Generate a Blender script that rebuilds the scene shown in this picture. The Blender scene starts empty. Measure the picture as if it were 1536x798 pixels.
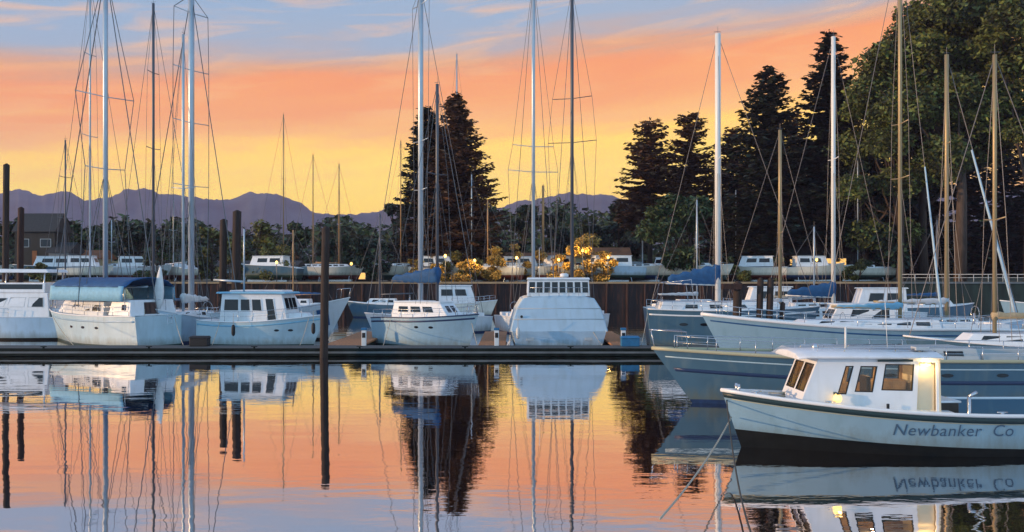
import bpy, math, random
from mathutils import Vector, Matrix, noise as mnoise
R = math.radians
sc = bpy.context.scene
col = sc.collection
F = 1300.0; CX = 768.0; HY = 415.0; CZ = 4.7
def wx(px, Y): return (px-CX)*Y/F
def wz(py, Y): return CZ-(py-HY)*Y/F
rnd = random.Random(7)
def s2l(c):
    return tuple((v/255/12.92 if v/255 <= .04045 else ((v/255+.055)/1.055)**2.4) for v in c)

# ------------------------------------------------------------------ materials
M = {}
def mat(name, color, rough=.5, metal=0, noise=0, nscale=3, bump=0, bscale=20, emit=None, estr=0, stretch=(1,1,1), island=0, spec=.5, coord='Object', dirt_or_glow=None):
    m = bpy.data.materials.new(name); m.use_nodes = True
    nt = m.node_tree; b = nt.nodes['Principled BSDF']
    b.inputs['Roughness'].default_value = rough; b.inputs['Metallic'].default_value = metal
    b.inputs['Specular IOR Level'].default_value = spec
    b.inputs['Base Color'].default_value = (*color, 1)
    L = nt.links
    if noise or bump or island:
        tc = nt.nodes.new('ShaderNodeTexCoord'); mp = nt.nodes.new('ShaderNodeMapping'); mp.inputs['Scale'].default_value = stretch
        L.new(tc.outputs[coord], mp.inputs['Vector'])
        src = None
        if noise or island:
            n = nt.nodes.new('ShaderNodeTexNoise'); n.inputs['Scale'].default_value = nscale; n.inputs['Detail'].default_value = 5
            L.new(mp.outputs[0], n.inputs['Vector'])
            r = nt.nodes.new('ShaderNodeMapRange'); r.inputs['From Min'].default_value = .3; r.inputs['From Max'].default_value = .7
            r.inputs['To Min'].default_value = 1-noise; r.inputs['To Max'].default_value = 1+noise
            L.new(n.outputs['Fac'], r.inputs['Value']); src = r.outputs[0]
            if island:
                g = nt.nodes.new('ShaderNodeNewGeometry'); r2 = nt.nodes.new('ShaderNodeMapRange')
                r2.inputs['To Min'].default_value = 1-island; r2.inputs['To Max'].default_value = 1+island
                L.new(g.outputs['Random Per Island'], r2.inputs['Value'])
                mm = nt.nodes.new('ShaderNodeMath'); mm.operation = 'MULTIPLY'; L.new(src, mm.inputs[0]); L.new(r2.outputs[0], mm.inputs[1]); src = mm.outputs[0]
            vm = nt.nodes.new('ShaderNodeVectorMath'); vm.operation = 'SCALE'; vm.inputs[0].default_value = color
            L.new(src, vm.inputs['Scale'])
            cout = vm.outputs[0]
            if dirt_or_glow:
                n3 = nt.nodes.new('ShaderNodeTexNoise'); n3.inputs['Scale'].default_value = 1.3; n3.inputs['Detail'].default_value = 8
                mp3 = nt.nodes.new('ShaderNodeMapping'); mp3.inputs['Scale'].default_value = (2.2, 2.2, .35); L.new(tc.outputs[coord], mp3.inputs['Vector'])
                L.new(mp3.outputs[0], n3.inputs['Vector'])
                r3 = nt.nodes.new('ShaderNodeMapRange'); r3.inputs['From Min'].default_value = .5; r3.inputs['From Max'].default_value = .78; r3.inputs['To Max'].default_value = .5
                L.new(n3.outputs['Fac'], r3.inputs['Value'])
                mx = nt.nodes.new('ShaderNodeMix'); mx.data_type = 'RGBA'; L.new(r3.outputs[0], mx.inputs[0]); L.new(cout, mx.inputs[6]); mx.inputs[7].default_value = (*dirt_or_glow, 1)
                cout = mx.outputs[2]
            if name.startswith('hull_'):
                sx = nt.nodes.new('ShaderNodeSeparateXYZ'); L.new(tc.outputs['Object'], sx.inputs[0])
                ng = nt.nodes.new('ShaderNodeTexNoise'); ng.inputs['Scale'].default_value = 1.1; ng.inputs['Detail'].default_value = 9; ng.inputs['Roughness'].default_value = .7
                mg = nt.nodes.new('ShaderNodeMapping'); mg.inputs['Scale'].default_value = (3, 3, .5); L.new(tc.outputs['Object'], mg.inputs[0]); L.new(mg.outputs[0], ng.inputs['Vector'])
                m1 = nt.nodes.new('ShaderNodeMath'); m1.operation = 'MULTIPLY_ADD'; L.new(ng.outputs['Fac'], m1.inputs[0]); m1.inputs[1].default_value = -1.1; L.new(sx.outputs[2], m1.inputs[2])
                rg = nt.nodes.new('ShaderNodeMapRange'); rg.inputs['From Min'].default_value = .12; rg.inputs['From Max'].default_value = -.40; rg.inputs['To Max'].default_value = .6; L.new(m1.outputs[0], rg.inputs['Value'])
                xg = nt.nodes.new('ShaderNodeMix'); xg.data_type = 'RGBA'; L.new(rg.outputs[0], xg.inputs[0]); L.new(cout, xg.inputs[6]); xg.inputs[7].default_value = (.13,.13,.075,1); cout = xg.outputs[2]
                rr = nt.nodes.new('ShaderNodeMapRange'); rr.inputs['To Min'].default_value = rough*.7; rr.inputs['To Max'].default_value = rough+.3; L.new(ng.outputs['Fac'], rr.inputs['Value']); L.new(rr.outputs[0], b.inputs['Roughness'])
            L.new(cout, b.inputs['Base Color'])
        if bump:
            n2 = nt.nodes.new('ShaderNodeTexNoise'); n2.inputs['Scale'].default_value = bscale; n2.inputs['Detail'].default_value = 4
            L.new(mp.outputs[0], n2.inputs['Vector'])
            bp = nt.nodes.new('ShaderNodeBump'); bp.inputs['Strength'].default_value = bump; bp.inputs['Distance'].default_value = .03
            L.new(n2.outputs['Fac'], bp.inputs['Height']); L.new(bp.outputs[0], b.inputs['Normal'])
    if emit:
        b.inputs['Emission Color'].default_value = (*emit, 1); b.inputs['Emission Strength'].default_value = estr
    M[name] = m; return m
mat('hull_steel', (.26,.41,.52), .22, noise=.06, nscale=1.2, dirt_or_glow=(.2,.3,.34))
mat('hull_ice', (.40,.54,.60), .22, noise=.06, nscale=1.2, dirt_or_glow=(.3,.38,.4))
mat('hull_white', (.60,.66,.70), .22, noise=.05, nscale=1.2, dirt_or_glow=(.42,.44,.40))
mat('hull_cream', (.70,.67,.58), .25, noise=.05, nscale=1.2, dirt_or_glow=(.45,.42,.34))
mat('hull_blue', (.42,.56,.68), .22, noise=.05, nscale=1.2, dirt_or_glow=(.3,.38,.42))
mat('hull_slate', (.05,.12,.18), .35, noise=.07, nscale=1.2, dirt_or_glow=(.13,.19,.21))
mat('hull_mist', (.22,.35,.43), .22, noise=.06, nscale=1.2, dirt_or_glow=(.16,.27,.31))
mat('hull_teak', (.30,.13,.05), .4, noise=.2, nscale=3, stretch=(1,1,8))
mat('deck_white', (.72,.74,.74), .5, noise=.06, nscale=3)
mat('cabin_white', (.74,.77,.80), .3, noise=.04, nscale=2, dirt_or_glow=(.55,.56,.52))
mat('cabin_grey', (.42,.46,.48), .4, noise=.05)
mat('boot_black', (.007,.008,.008), .6, noise=.3, nscale=4, spec=.2)
mat('boot_blue', (.01,.03,.09), .45, noise=.3, nscale=4)
mat('boot_green', (.01,.035,.03), .45, noise=.3, nscale=4)
mat('boot_red', (.10,.02,.015), .5, noise=.3, nscale=4)
mat('rail_dark', (.012,.03,.032), .4)
mat('rail_teak', (.20,.10,.045), .5, noise=.2, nscale=8)
mat('rail_tan', (.42,.40,.26), .5)
mat('rail_white', (.75,.77,.78), .35)
mat('rail_navy', (.012,.03,.09), .4)
mat('glass_dark', (.012,.015,.02), .06)
mat('glass_amber', (.12,.07,.03), .08, noise=.5, nscale=2.5)
mat('steel', (.55,.57,.6), .25, metal=.85)
mat('alloy', (.46,.53,.58), .38, metal=.45, noise=.06, nscale=1)
mat('alloy_dark', (.10,.11,.13), .45, metal=.3)
mat('alloy_white', (.74,.74,.70), .35)
mat('alloy_bronze', (.34,.26,.14), .42, metal=.35)
mat('spruce', (.42,.24,.10), .45, noise=.15, nscale=3)
mat('wire', (.13,.13,.14), .5, metal=.3)
mat('canvas_navy', (.012,.08,.21), .8, noise=.15, nscale=4, bump=.6, bscale=6)
mat('canvas_blue', (.02,.15,.32), .8, noise=.15, nscale=4, bump=.5, bscale=6)
mat('canvas_sky', (.20,.44,.60), .75, noise=.1, nscale=4, bump=.5, bscale=6)
mat('canvas_tan', (.42,.33,.2), .8, noise=.15, nscale=4, bump=.5, bscale=6)
mat('canvas_grey', (.50,.54,.58), .8, noise=.1, nscale=3, bump=.6, bscale=5)
mat('canvas_red', (.25,.03,.02), .8, noise=.15)
mat('sail_white', (.66,.68,.68), .7, noise=.08, nscale=3, bump=.6, bscale=8)
mat('furl_blue', (.38,.52,.62), .7, noise=.08, nscale=3)
mat('rope', (.42,.38,.3), .8)
mat('rope_dark', (.05,.05,.045), .8)
mat('rubber', (.01,.01,.012), .6)
mat('fender_white', (.6,.6,.58), .4)
mat('pile_wood', (.028,.017,.013), .85, noise=.4, nscale=2, bump=.7, bscale=5, stretch=(3,3,.4))
mat('pile_red', (.035,.014,.010), .85, noise=.4, nscale=2, bump=.7, bscale=5, stretch=(3,3,.4))
mat('plank_grey', (.06,.07,.07), .75, noise=.25, nscale=2.5, stretch=(4,1,1), bump=.4, bscale=8)
mat('plank_orange', (.36,.15,.055), .7, noise=.3, nscale=2.5, stretch=(4,1,1), bump=.4, bscale=8)
mat('dock_dark', (.007,.013,.012), .8, noise=.5, nscale=2, spec=.15)
mat('dock_strip', (.11,.125,.13), .6, noise=.2, nscale=1)
mat('wall_brown', (.017,.010,.009), .85, noise=.5, nscale=.35, stretch=(3,1,.6), bump=.8, bscale=2, dirt_or_glow=(.17,.045,.014))  # orange patches paint evening light onto stretches of the wall
mat('wall_green', (.012,.026,.022), .9, noise=.5, nscale=.35, stretch=(3,1,.6), bump=.8, bscale=2)  # dark green, tone varied by stretched noise
mat('cap_tan', (.32,.22,.12), .8, noise=.2, nscale=.6)
mat('land', (.05,.055,.035), .95, noise=.5, nscale=.05)
mat('hill', (.05,.06,.065), .95, noise=.6, nscale=.006)
mat('bark', (.055,.038,.028), .9, noise=.4, nscale=1.5, stretch=(3,3,.4), bump=1, bscale=4)
mat('bark_pale', (.07,.05,.038), .9, noise=.4, nscale=1.5, stretch=(3,3,.4), bump=1, bscale=4)
mat('leaf_fir', (.014,.024,.014), .75, noise=.35, nscale=.15, island=.55)
mat('leaf_rust', (.11,.055,.024), .75, noise=.5, nscale=.15, island=.65)
mat('leaf_maple', (.075,.09,.02), .7, noise=.85, nscale=.3, island=.85)
mat('leaf_green', (.035,.06,.02), .7, noise=.4, nscale=.2, island=.6)
mat('leaf_deep', (.012,.032,.018), .7, noise=.4, nscale=.2, island=.6)
mat('leaf_sunlit_gold', (.36,.23,.05), .7, noise=.5, nscale=.3, island=.6)  # golden sunlight painted into the shrub leaf colour
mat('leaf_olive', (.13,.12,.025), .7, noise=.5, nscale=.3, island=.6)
mat('shed_dark', (.02,.022,.02), .8, noise=.2, nscale=.8)
mat('shed_grey', (.16,.19,.21), .7, noise=.15, nscale=.8)
mat('shed_tan', (.36,.27,.15), .8, noise=.15, nscale=.8)
mat('shed_rust', (.22,.08,.03), .8, noise=.3, nscale=.8)
mat('roof_dark', (.03,.033,.035), .8, noise=.2)
mat('glow_window', (.5,.3,.1), .5, emit=(1,.55,.15), estr=1.2)
mat('glow_lamp', (.9,.7,.3), .5, emit=(1,.6,.12), estr=2.2)
mat('interior_tan', (.42,.27,.13), .6, noise=.3, nscale=3)
mat('panel_cream', (.72,.62,.44), .5, noise=.05)
mat('engine_box', (.06,.045,.035), .6, noise=.3)
mat('orange', (.55,.16,.03), .5)
mat('paint_text', (.05,.10,.16), .5)

def glass_clear():
    m = bpy.data.materials.new('glass_clear'); m.use_nodes = True; nt = m.node_tree; nt.nodes.clear()
    o = nt.nodes.new('ShaderNodeOutputMaterial'); t = nt.nodes.new('ShaderNodeBsdfTransparent'); t.inputs[0].default_value = (.8,.82,.8,1)
    g = nt.nodes.new('ShaderNodeBsdfGlossy'); g.inputs['Roughness'].default_value = .03
    fr = nt.nodes.new('ShaderNodeFresnel'); fr.inputs[0].default_value = 1.6
    mx = nt.nodes.new('ShaderNodeMixShader'); nt.links.new(fr.outputs[0], mx.inputs[0]); nt.links.new(t.outputs[0], mx.inputs[1]); nt.links.new(g.outputs[0], mx.inputs[2])
    nt.links.new(mx.outputs[0], o.inputs[0]); M['glass_clear'] = m
glass_clear()

# ------------------------------------------------------------------ mesh builder
class MB:
    def __init__(s): s.v = []; s.f = []; s.mi = []
    def add(s, vs, fs, mi=0):
        o = len(s.v); s.v += [tuple(p) for p in vs]; s.f += [tuple(i+o for i in f) for f in fs]; s.mi += [mi]*len(fs); return s
    def hexa(s, p, mi=0):  # p: 4 bottom ccw, 4 top ccw
        return s.add(p, [(3,2,1,0),(4,5,6,7),(0,1,5,4),(1,2,6,5),(2,3,7,6),(3,0,4,7)], mi)
    def box(s, x0,x1,y0,y1,z0,z1, mi=0):
        return s.hexa([(x0,y0,z0),(x1,y0,z0),(x1,y1,z0),(x0,y1,z0),(x0,y0,z1),(x1,y0,z1),(x1,y1,z1),(x0,y1,z1)], mi)
    def tube(s, pts, r, n=6, mi=0, r1=None):
        pts = [Vector(p) for p in pts]; m = len(pts); vs = []; fs = []
        for i, p in enumerate(pts):
            d = (pts[min(i+1,m-1)]-pts[max(i-1,0)]).normalized()
            up = Vector((0,0,1)) if abs(d.z) < .9 else Vector((1,0,0))
            a = d.cross(up).normalized(); b = d.cross(a)
            rr = r if r1 is None else r+(r1-r)*i/(m-1)
            if isinstance(rr, tuple): pass
            for k in range(n):
                t = 2*math.pi*k/n; vs.append(p+a*math.cos(t)*rr+b*math.sin(t)*rr)
        for i in range(m-1):
            for k in range(n):
                k2 = (k+1) % n; fs.append((i*n+k, i*n+k2, (i+1)*n+k2, (i+1)*n+k))
        fs.append(tuple(range(n))[::-1]); fs.append(tuple((m-1)*n+k for k in range(n)))
        return s.add(vs, fs, mi)
    def loft(s, rings, closed=True, caps=True, mi=0):
        n = len(rings[0]); vs = [p for r_ in rings for p in r_]; fs = []
        for i in range(len(rings)-1):
            for k in range(n if closed else n-1):
                k2 = (k+1) % n; fs.append((i*n+k, i*n+k2, (i+1)*n+k2, (i+1)*n+k))
        if caps and closed:
            fs.append(tuple(range(n))[::-1]); fs.append(tuple((len(rings)-1)*n+k for k in range(n)))
        return s.add(vs, fs, mi)
    def build(s, name, mats, parent=None, smooth=False, bevel=0, loc=None):
        if isinstance(mats, str): mats = [mats]
        me = bpy.data.meshes.new(name); me.from_pydata(s.v, [], s.f)
        for m in mats: me.materials.append(M[m])
        me.polygons.foreach_set('material_index', s.mi)
        if smooth: me.polygons.foreach_set('use_smooth', [True]*len(s.f))
        me.update()
        o = bpy.data.objects.new(name, me); col.objects.link(o)
        if parent: o.parent = parent
        if loc: o.location = loc
        if bevel:
            b = o.modifiers.new('bevel', 'BEVEL'); b.width = bevel; b.segments = 2; b.limit_method = 'ANGLE'; b.angle_limit = R(40)
        if smooth == 'auto':
            pass
        return o
def tag(o, label=None, cat=None, group=None, kind=None):
    if label: o['label'] = label
    if cat: o['category'] = cat
    if group: o['group'] = group
    if kind: o['kind'] = kind
    return o
def empty(name, loc, rz=0):
    o = bpy.data.objects.new(name, None); col.objects.link(o); o.location = loc; o.rotation_euler = (0,0,rz); o.empty_display_size = .3; return o
def lerp(a, b, t): return a+(b-a)*t

# ------------------------------------------------------------------ hull
class Hull:
    def __init__(s, L, B, fb, fm, fs, over=.8, tr=.15, w0=.75, tm=.42, pw=2.3, wl=.9, draft=.45, flare=.55):
        s.L, s.B, s.fb, s.fm, s.fs, s.over, s.tr, s.w0, s.tm, s.pw, s.wlm, s.draft, s.fl = L,B,fb,fm,fs,over,tr,w0,tm,pw,wl,draft,flare
    def sheer(s, t):
        if t > .35: return s.fm+(s.fb-s.fm)*((t-.35)/.65)**1.8
        return s.fm+(s.fs-s.fm)*((.35-t)/.35)**2
    def plan(s, t):
        if t < s.tm: return s.w0+(1-s.w0)*math.sin(math.pi/2*t/s.tm)
        return max(0, 1-((t-s.tm)/(1-s.tm))**s.pw)
    def xb(s, z): return s.L/2-s.over*(1-max(-.3, z/s.fb)) if z < s.fb else s.L/2
    def xs(s, z): return -s.L/2+s.tr*(1-z/s.fs)
    def half(s, t, z):
        hb = s.B/2*s.plan(t); w = s.wlm-(s.wlm-s.fl*.6)*max(0,(t-.45)/.55)**1.5
        h = s.sheer(t)
        if z >= 0: return hb*(w+(1-w)*(min(1,z/h))**.9)
        return hb*w*math.sqrt(max(0,1-(z/s.draft)**2))
    def pt(s, t, z, side): 
        return (lerp(s.xs(z), s.xb(z), t), side*s.half(t,z), z)
    def y_at(s, x, z):
        t = (x-s.xs(z))/(s.xb(z)-s.xs(z)); return s.half(max(0,min(1,t)), z)
    def deck_x(s, t): h = s.sheer(t); return lerp(s.xs(h), s.xb(h), t)
    def mesh(s, boot=.12, bootrise=.0, nt=26):
        mb = MB(); ts = [(i/nt)**.9 for i in range(nt+1)]
        def levels(t):
            h = s.sheer(t); b = boot+bootrise*t*t
            return [-s.draft, -s.draft*.7, -s.draft*.3, 0, b]+[lerp(b, h, k/6) for k in range(1,7)]
        n = len(levels(0))
        rows = []
        for t in ts:
            lv = levels(t)
            rows.append([s.pt(t,z,-1) for z in reversed(lv)]+[s.pt(t,z,1) for z in lv[1:]])
        w = len(rows[0]); vs = [p for r_ in rows for p in r_]; fs = []; mis = []
        for i in range(nt):
            for k in range(w-1):
                kk = k if k < n-1 else w-2-k
                m = 1 if kk >= n-5 else 0
                if kk == n-5 : m = 1
                fs.append((i*w+k, (i+1)*w+k, (i+1)*w+k+1, i*w+k+1)); mis.append(m)
        mb.v = [tuple(p) for p in vs]; mb.f = fs; mb.mi = mis
        tr = rows[0]   # transom, own verts
        for k in range(n-1):
            a = [tr[k], tr[k+1], tr[w-2-k], tr[w-1-k]]
            mb.add(a, [(0,1,2,3)], 1 if k >= n-5 else 0)
        return mb
    def deck(s, t0=0, t1=1, drop=.04, inset=.03, nt=18, camber=.05):
        mb = MB(); vs = []; 
        for i in range(nt+1):
            t = lerp(t0, t1, i/nt); h = s.sheer(t)-drop; x = lerp(s.xs(h), s.xb(h), t); y = max(0.0, s.half(t,h)-inset)
            for k in range(5):
                u = -1+k/2; vs.append((x, y*u, h+camber*(1-u*u)))
        fs = [(i*5+k, (i+1)*5+k, (i+1)*5+k+1, i*5+k+1) for i in range(nt) for k in range(4)]
        return mb.add(vs, [f[::-1] for f in fs])
    def rail(s, r=.05, up=.0, t0=0, t1=1, out=.0, nt=24):
        mb = MB()
        for sd in (-1,1):
            pts = []
            for i in range(nt+1):
                t = lerp(t0,t1,i/nt); h = s.sheer(t); x,y,z = s.pt(t,h,sd); pts.append((x, y+sd*out, z+up))
            mb.tube(pts, r, 6)
        return mb

def guard_rails(h, root, t0=.05, t1=.97, hgt=.62, n=8, mt='steel', r=.018):
    mb = MB()
    for sd in (-1,1):
        tops = []; mids = []
        for i in range(n+1):
            t = lerp(t0,t1,i/n); z = h.sheer(t); x = h.deck_x(t); y = sd*max(.02, h.half(t,z)-.08)
            mb.tube([(x,y,z-.02),(x,y,z+hgt)], r, 5); tops.append((x,y,z+hgt)); mids.append((x,y,z+hgt*.52))
        mb.tube(tops, r*.8, 4); mb.tube(mids, r*.5, 4)
    mb.build('guard_rail', mt, root, True)

def face_pt(q, u, v):  # q: bl, br, tr, tl
    a = Vector(q[0]).lerp(Vector(q[1]), u); b = Vector(q[3]).lerp(Vector(q[2]), u); return a.lerp(b, v)
def pane(q, u0,u1,v0,v1, parent, name='window', mt='glass_dark', out=.012, frame=None, fw=.035):
    n = (Vector(q[1])-Vector(q[0])).cross(Vector(q[3])-Vector(q[0])).normalized()
    c = [face_pt(q,u0,v0), face_pt(q,u1,v0), face_pt(q,u1,v1), face_pt(q,u0,v1)]
    mb = MB(); mb.hexa([p-n*.02 for p in c]+[p+n*out for p in c]); o = mb.build(name, mt, parent)
    if frame:
        ctr = sum(c, Vector())/4; W = (c[1]-c[0]).length; H = (c[3]-c[0]).length
        eu = (c[1]-c[0]).normalized()*fw; ev = (c[3]-c[0]).normalized()*fw
        oc = [c[0]-eu-ev, c[1]+eu-ev, c[2]+eu+ev, c[3]-eu+ev]
        fb = MB()
        for i in range(4):
            j = (i+1) % 4
            p = [c[i],c[j],oc[j],oc[i]]
            fb.hexa([a-n*.015 for a in p]+[a+n*(out+.015) for a in p])
        fb.build('window_frame', frame, o)
    return o

def house(root, name, x0,x1,w0,w1,z0,z1, rf=.3, ra=.1, tin=.12, mt='cabin_white', z0f=None, win=None, roof=None, glass='glass_dark', bev=.04, frame=None, label=None):
    """x0 aft, x1 fwd; w half widths aft/fwd; rake fwd/aft; win: list (side,u0,u1,v0,v1)"""
    zf = z0 if z0f is None else z0f
    b = [Vector((x0,-w0,z0)),Vector((x1,-w1,zf)),Vector((x1,w1,zf)),Vector((x0,w0,z0))]
    t = [Vector((x0+ra,-w0+tin,z1)),Vector((x1-rf,-w1+tin,z1)),Vector((x1-rf,w1-tin,z1)),Vector((x0+ra,w0-tin,z1))]
    mb = MB().hexa(b+t); o = mb.build(name, mt, root, bevel=bev)
    if label: o['label'] = label
    Q = {'s':[b[0],b[1],t[1],t[0]], 'f':[b[1],b[2],t[2],t[1]], 'p':[b[2],b[3],t[3],t[2]], 'a':[b[3],b[0],t[0],t[3]]}
    for w in (win or []):
        sd = w[0]; q = Q[sd]
        u0,u1 = w[1],w[2]
        if sd == 'p': u0,u1 = 1-w[2], 1-w[1]
        pane(q, u0,u1,w[3],w[4], o, 'door' if len(w) > 5 and w[5] == 'door' else 'window', w[6] if len(w) > 6 else glass, frame=frame)
    if roof:
        ov, th, rm = roof
        r = MB(); 
        r.hexa([(x0+ra-ov,-w0+tin-ov*.6,z1+.004),(x1-rf+ov,-w1+tin-ov*.6,z1+.004),(x1-rf+ov,w1-tin+ov*.6,z1+.004),(x0+ra-ov,w0-tin+ov*.6,z1+.004),
                (x0+ra-ov+.05,-w0+tin-ov*.6+.06,z1+th),(x1-rf+ov-.08,-w1+tin-ov*.6+.06,z1+th),(x1-rf+ov-.08,w1-tin+ov*.6-.06,z1+th),(x0+ra-ov+.05,w0-tin+ov*.6-.06,z1+th)])
        r.build('roof', rm, o, bevel=.03)
    return o, Q
def sides(row): return [('s',*row),('p',*row)]

def mast(root, x, zd, top, r=.09, mt='alloy', sp=(), h=None, fore=None, back=None, boom=None, cover=None, furl=None, shroud=True, wr=.014, head=True, y=0):
    mb = MB(); mb.tube([(x,y,zd),(x,y,lerp(zd,top,.7)),(x,y,top)], r, 10)
    m = mb.build('mast', mt, root, True)
    if head:
        hb = MB(); hb.tube([(x,y,top),(x,y,top+.5)], .012, 4); hb.tube([(x-.25,y,top+.12),(x+.2,y,top+.12)], .015, 4); hb.build('masthead', 'alloy_dark', m)
    for (z, hw) in sp:
        b = MB(); b.tube([(x,y-hw,z+.08),(x,y,z),(x,y+hw,z+.08)], .035, 6); b.build('spreader', mt, m, True)
    if shroud:
        w = MB()
        by = h.B/2*.92 if h else 1.4
        for sd in (-1,1):
            dz = zd
            pts = [(x-.05, y+sd*by, dz)]+[(x, y+sd*hw, z+.08) for z, hw in sorted(sp)]+[(x,y,top-.2)]
            w.tube(pts, wr, 4)
            if sp: z0 = sorted(sp)[0][0]; w.tube([(x-.5, y+sd*by*.98, dz),(x,y,z0)], wr*.8, 4)
            if sp: w.tube([(x+.5, y+sd*by*.98, dz),(x,y,z0)], wr*.8, 4)
        if fore: w.tube([(x,y,top-.1), fore], wr*1.3, 4)
        if back: w.tube([(x,y,top-.05), back], wr*1.3, 4)
        w.build('rigging', 'wire', root)
    if furl:
        mm, p, zt, rr = furl
        a = Vector(p); b_ = Vector((x,y,top-.1)); k = (zt-a.z)/(b_.z-a.z); e = a.lerp(b_, k); s0 = a.lerp(b_, .03)
        f = MB(); f.tube([a.lerp(b_,.02), a.lerp(b_,.06), a.lerp(e,.5), e], rr, 8, r1=rr*.45); f.build('furled_jib', mm, root, True)
    if boom:
        bx, bz = boom
        b = MB(); b.tube([(x-.1,y,bz-.04),(bx,y,bz+.08)], .07, 8); bo = b.build('boom', mt, root, True)
        if cover:
            cm, hh, wdt = cover
            rings = []; N = 14
            for i in range(N+1):
                t = i/N; xx = lerp(x+.12, bx+.15, t); k = 1-.62*t+.06*math.sin(i*2.1); hz = hh*k
                zz = lerp(bz-.1, bz-.02, t)+(.0 if i % 2 else -.03)
                rings.append([(xx, y+wdt*k*math.sin(a)*(1 if math.cos(a)<.2 else .55), zz+hz*.5+hz*.5*-math.cos(a)) for a in [2*math.pi*j/10 for j in range(10)]])
            MB().loft(rings).build('sail_cover', cm, bo, True)
    return m

def place(px, Y, ang, name, label, cat, group=None, off=(0,0)):
    """root such that local point off sits at pixel px, depth Y"""
    X = wx(px,Y); c,s_ = math.cos(ang), math.sin(ang)
    r = empty(name, (X-(off[0]*c-off[1]*s_), Y-(off[0]*s_+off[1]*c), 0), ang); return tag(r, label, cat, group)

def base(root, h, hm, bm, boot=.12, rise=0, dm='deck_white', rail='rail_white', rr=.045, out=.0):
    o = h.mesh(boot, rise).build('hull', [hm, bm], root, True)
    # keep transom crisp
    h.deck().build('deck', dm, root, True)
    h.rail(rr, out=out).build('rub_rail', rail, root, True)
    return o
def sailing_trunk(root, h, ck=.55, wid=.62, hgt=.45, mt='cabin_white', nwin=4, t0=.32, t1=.74, glass='glass_dark'):
    x0, x1 = h.deck_x(t0), h.deck_x(t1); z0 = min(h.sheer(t0), h.sheer(t1))-.06
    ws = [(.08+i*(.84/nwin), .08+i*(.84/nwin)+.84/nwin*.72, .38, .78) for i in range(nwin)]
    house(root, 'cabin', x0, x1, h.B/2*wid, h.B/2*wid*.62, z0, z0+hgt+.15, rf=.45, ra=.12, tin=.1, z0f=h.sheer(t1)-.06, mt=mt, win=[w for r_ in ws for w in sides(r_)], glass=glass)
    # cockpit coaming + hatch
    cx0, cx1 = h.deck_x(.06), x0-.05; w = h.B/2*.55; z = h.sheer(.2)-.03
    c = MB()
    for sd in (-1,1): c.box(cx0,cx1, sd*w-.06, sd*w+.06, z, z+.28)
    c.box(cx0, cx0+.12, -w+.06, w-.06, z, z+.28); c.build('coaming', mt, root, bevel=.03)
    c = MB(); c.tube([(lerp(cx0,cx1,.35),0,z),(lerp(cx0,cx1,.35),0,z+.8)], .06, 6)
    pts = [(lerp(cx0,cx1,.35)-.06, .38*math.cos(a), z+.8+.38*math.sin(a)) for a in [2*math.pi*i/14 for i in range(15)]]; c.tube(pts, .02, 4); c.build('steering_wheel', 'steel', root, True)
def pulpit(root, h, mt='steel'):
    mb = MB(); zb = h.sheer(1); x = h.L/2; t = .93; x2 = h.deck_x(t); y2 = h.half(t,h.sheer(t))
    pts = [(x2,-y2,zb-.05),(x2+.05,-y2,zb+.62),(x-.02,-.14,zb+.68),(x+.1,0,zb+.68),(x-.02,.14,zb+.68),(x2+.05,y2,zb+.62),(x2,y2,zb-.05)]
    mb.tube(pts, .025, 6); mb.tube([(x-.1,0,zb),(x+.05,0,zb+.68)], .02, 5); mb.build('bow_rail', mt, root, True)
def windscreen(root, x, w, z, hgt=.45, rake=.35, mt='glass_dark'):
    MB().hexa([(x,-w,z),(x+.04,-w,z),(x+.04,w,z),(x,w,z),(x-rake,-w*.85,z+hgt),(x-rake+.04,-w*.85,z+hgt),(x-rake+.04,w*.85,z+hgt),(x-rake,w*.85,z+hgt)]).build('windscreen', mt, root)

def portlights(h, root, ts, z, r=.11, ry=None):
    for t in ts:
        for sd in (-1,1):
            x = lerp(h.xs(z),h.xb(z),t); y = sd*h.y_at(x,z); mb = MB(); pts = []
            n_ = 10; w_ = (ry or r*2)
            o_ = [(x+w_*math.cos(2*math.pi*k/n_), z+r*math.sin(2*math.pi*k/n_)) for k in range(n_)]
            a = [(p, sd*(h.y_at(p,q)-.01), q) for p,q in o_]; b_ = [(p, sd*(h.y_at(p,q)+.015), q) for p,q in o_]
            mb.loft([a,b_]).build('porthole','glass_dark',root)
def stripe(h, root, z0, z1, mt, name='cove_stripe', nt=40, th=.006):
    mb = MB()
    for sd in (-1,1):
        rings = []
        for i in range(nt+1):
            t = lerp(.005,.985,i/nt); s_ = h.sheer(t); a = h.pt(t,s_+z0,sd); b_ = h.pt(t,s_+z1,sd)
            rings.append([(a[0],a[1]-sd*.004,a[2]),(a[0],a[1]+sd*th,a[2]),(b_[0],b_[1]+sd*th,b_[2]),(b_[0],b_[1]-sd*.004,b_[2])])
        mb.loft(rings)
    mb.build(name,mt,root,True)
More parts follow.
